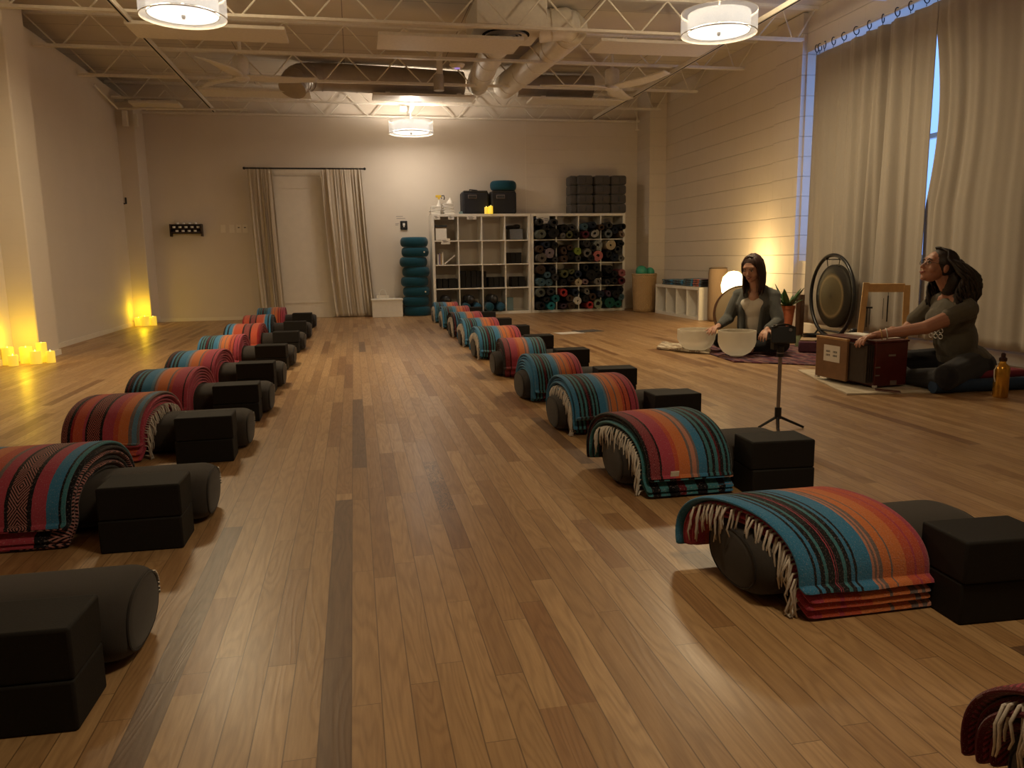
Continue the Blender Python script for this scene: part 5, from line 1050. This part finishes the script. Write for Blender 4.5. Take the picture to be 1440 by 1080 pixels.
# ---- woman in T-shirt at the harmonium
W2=thing('person','woman with wavy dark hair and olive T-shirt playing the harmonium, seen from the side','person',(3.80,4.20,.075),rad(-93))
b=MB(); T2,M2=head(b,(0,-.275,.655),rad(-16),rad(-4),0,1.0)
b.cap((0,-.165,.49),(0,-.235,.60),.050,.046); ell(b,(0,-.150,.36),(.150,.095,.135),rad(-14)); ell(b,(0,-.10,.21),(.135,.098,.13)); ell(b,(0,-.03,.075),(.17,.125,.10))
b.cap((-.05,-.165,.455),(-.16,-.165,.415),.048,.048); b.cap((.05,-.165,.455),(.16,-.165,.415),.048,.048)
LS,LE,LWr=(.165,-.175,.405),(.155,-.44,.305),(.040,-.685,.255); RS,RE,RW=(-.170,-.175,.400),(-.225,-.33,.225),(-.12,-.47,.265)
b.cap(LS,LE,.050,.042); b.cap(LE,LWr,.040,.025); b.cap(RS,RE,.048,.038); b.cap(RE,RW,.038,.025)
hand(b,LWr,(-.02,-.55,-.10),(.1,-.1,-1),1.0,.34,.10,thumb=-1); hand(b,RW,(.02,-.5,-.12),(0,0,-1),1.0,.3,.15,thumb=1)
for sx in(-1,1): b.cap((sx*.09,-.04,.06),(sx*.30,-.40,.03),.080,.058); b.cap((sx*.30,-.40,.02),(sx*.02,-.42,-.02),.055,.038); b.cap((sx*.02,-.42,-.03),(-sx*.06,-.40,-.05),.033,.028)
M_skin2=skinmat('skin_tan',(.42,.20,.13)); fuse('body',b,M_skin2,W2,.0045,3)
M_h2=simple('hair_dark_grey',(.022,.014,.010),.5,0,.5,120,.2); face_parts(W2,T2,M2,1.0,.6,hairc=M_h2)
# glasses
g_=MB()
for sx in(-1,1): g_.tube([T2((sx*.031+.020*cos(2*pi*k/16),-.094+abs(.020*cos(2*pi*k/16))*.25,.010+.015*sin(2*pi*k/16))) for k in range(16)],.0013,5,closed=True); g_.tube([T2((sx*.050,-.088,.014)),T2((sx*.078,-.04,.014)),T2((sx*.078,.01,.010))],.0013,5)
g_.tube([T2((-.011,-.097,.013)),T2((.011,-.097,.013))],.0013,5); ob('glasses',g_,M_dark,W2)
b=MB()
ell(b,(0,-.150,.355),(.165,.112,.145),rad(-14)); ell(b,(0,-.115,.21),(.150,.110,.15)); ell(b,(0,-.055,.095),(.182,.140,.09)); ell(b,(0,-.225,.345),(.125,.055,.070))
b.cap((-.06,-.16,.462),(-.165,-.17,.415),.050,.054); b.cap((.06,-.16,.462),(.165,-.17,.415),.050,.054)
b.cap(LS,tuple(Vector(LS).lerp(Vector(LE),.45)),.058,.056); b.cap(RS,tuple(Vector(RS).lerp(Vector(RE),.48)),.064,.062)
M_tee=fabric('olive_grey_tee',(.105,.092,.068),.9,400,.2); fuse('t_shirt',b,M_tee,W2,.006,5,disp=fold1)
b=MB(); ell(b,(0,-.03,.055),(.190,.155,.105))
for sx in(-1,1): b.cap((sx*.09,-.04,.055),(sx*.305,-.40,.025),.098,.074); b.cap((sx*.305,-.40,.015),(sx*.02,-.42,-.015),.070,.050)
M_pant2=fabric('charcoal_trousers',(.018,.018,.022),.9,400,.15); fuse('trousers',b,M_pant2,W2,.007,4,disp=lambda c:Vector((c.x,c.y,max(-.085,c.z))))
def h2(u,k):
    sd=-1 if k%2 else 1; a=R.uniform(.15,1); th=sd*(1.05+a*2.05); x,y=sin(th),-cos(th); pts=[T2((sd*R.uniform(.0,.02),R.uniform(-.045,.05),.118))]; rs=[.006]
    ph=R.uniform(0,6.28); am=R.uniform(.009,.018); N=13; ln=R.uniform(.24,.36); p=T2((x*.084,y*.092+.016,.055)); pts.append(T2((x*.055,y*.060+.012,.104))); pts.append(p); rs+=[.010,.012]
    for j in range(1,N+1):
        q=j/N; out=.055*sin(min(1,q*1.5)*pi*.72)+.008; hh=Vector((x*out*1.1,(y*.9+.75)*out*1.25,-ln*q)); tan=Vector((-y,x,0)); pts.append(p+hh+tan*am*sin(q*11+ph)*min(1,q*3)+Vector((x,y,0))*am*cos(q*11+ph)*min(1,q*3)); rs.append(.0125*(1-.55*q))
    return pts,rs
strands('hair',W2,M_h2,T2,.09,260,h2,extra=lambda b:(b.ball(T2((0,.026,.040)),(.085,.096,.088),20,14,M2),b.ball(T2((0,.115,-.03)),(.088,.065,.12),18,12,M2).ball(T2((0,.175,-.10)),(.085,.06,.12),18,12,M2)))
# shirt print, bracelet, lanyard
pr=MB()
for k in range(9):
    a=k*.7; cy=-.262+.004*abs(k-4)*.5; pr.tube([(-.02+.09*(k%3-1)*.5+.018*cos(2*pi*j/10),-.262+.0*k,.235+.035*(k//3)+.014*sin(2*pi*j/10)) for j in range(10)],.0025,4,closed=True)
pr.v=[(x+.03,y-.0+.10*(x*x)*3,z) for x,y,z in pr.v]
ob('shirt_print',pr,M_paper,W2)
w_=Vector(LWr).lerp(Vector(LE),.12); ax=(Vector(LWr)-Vector(LE)).normalized(); s1=ax.orthogonal().normalized(); s2=ax.cross(s1)
for off,mt in ((0,M_pine),(.03,M_paper)): 
    c_=Vector(LWr).lerp(Vector(LE),.10)-ax*off; ob('bracelet',MB().tube([c_+(s1*cos(2*pi*k/20)+s2*sin(2*pi*k/20))*(.030+off*.05) for k in range(20)],.0035,6,closed=True),mt,W2)
# world
wd=bpy.data.worlds.new('dusk'); sc.world=wd; wd.use_nodes=True; bg=wd.node_tree.nodes['Background']; bg.inputs[0].default_value=(.22,.42,1,1); bg.inputs[1].default_value=1.6
sc.view_settings.view_transform='Standard'; sc.view_settings.look='None'; sc.view_settings.gamma=1; sc.view_settings.exposure=0.18; sc.view_settings.use_curve_mapping=False
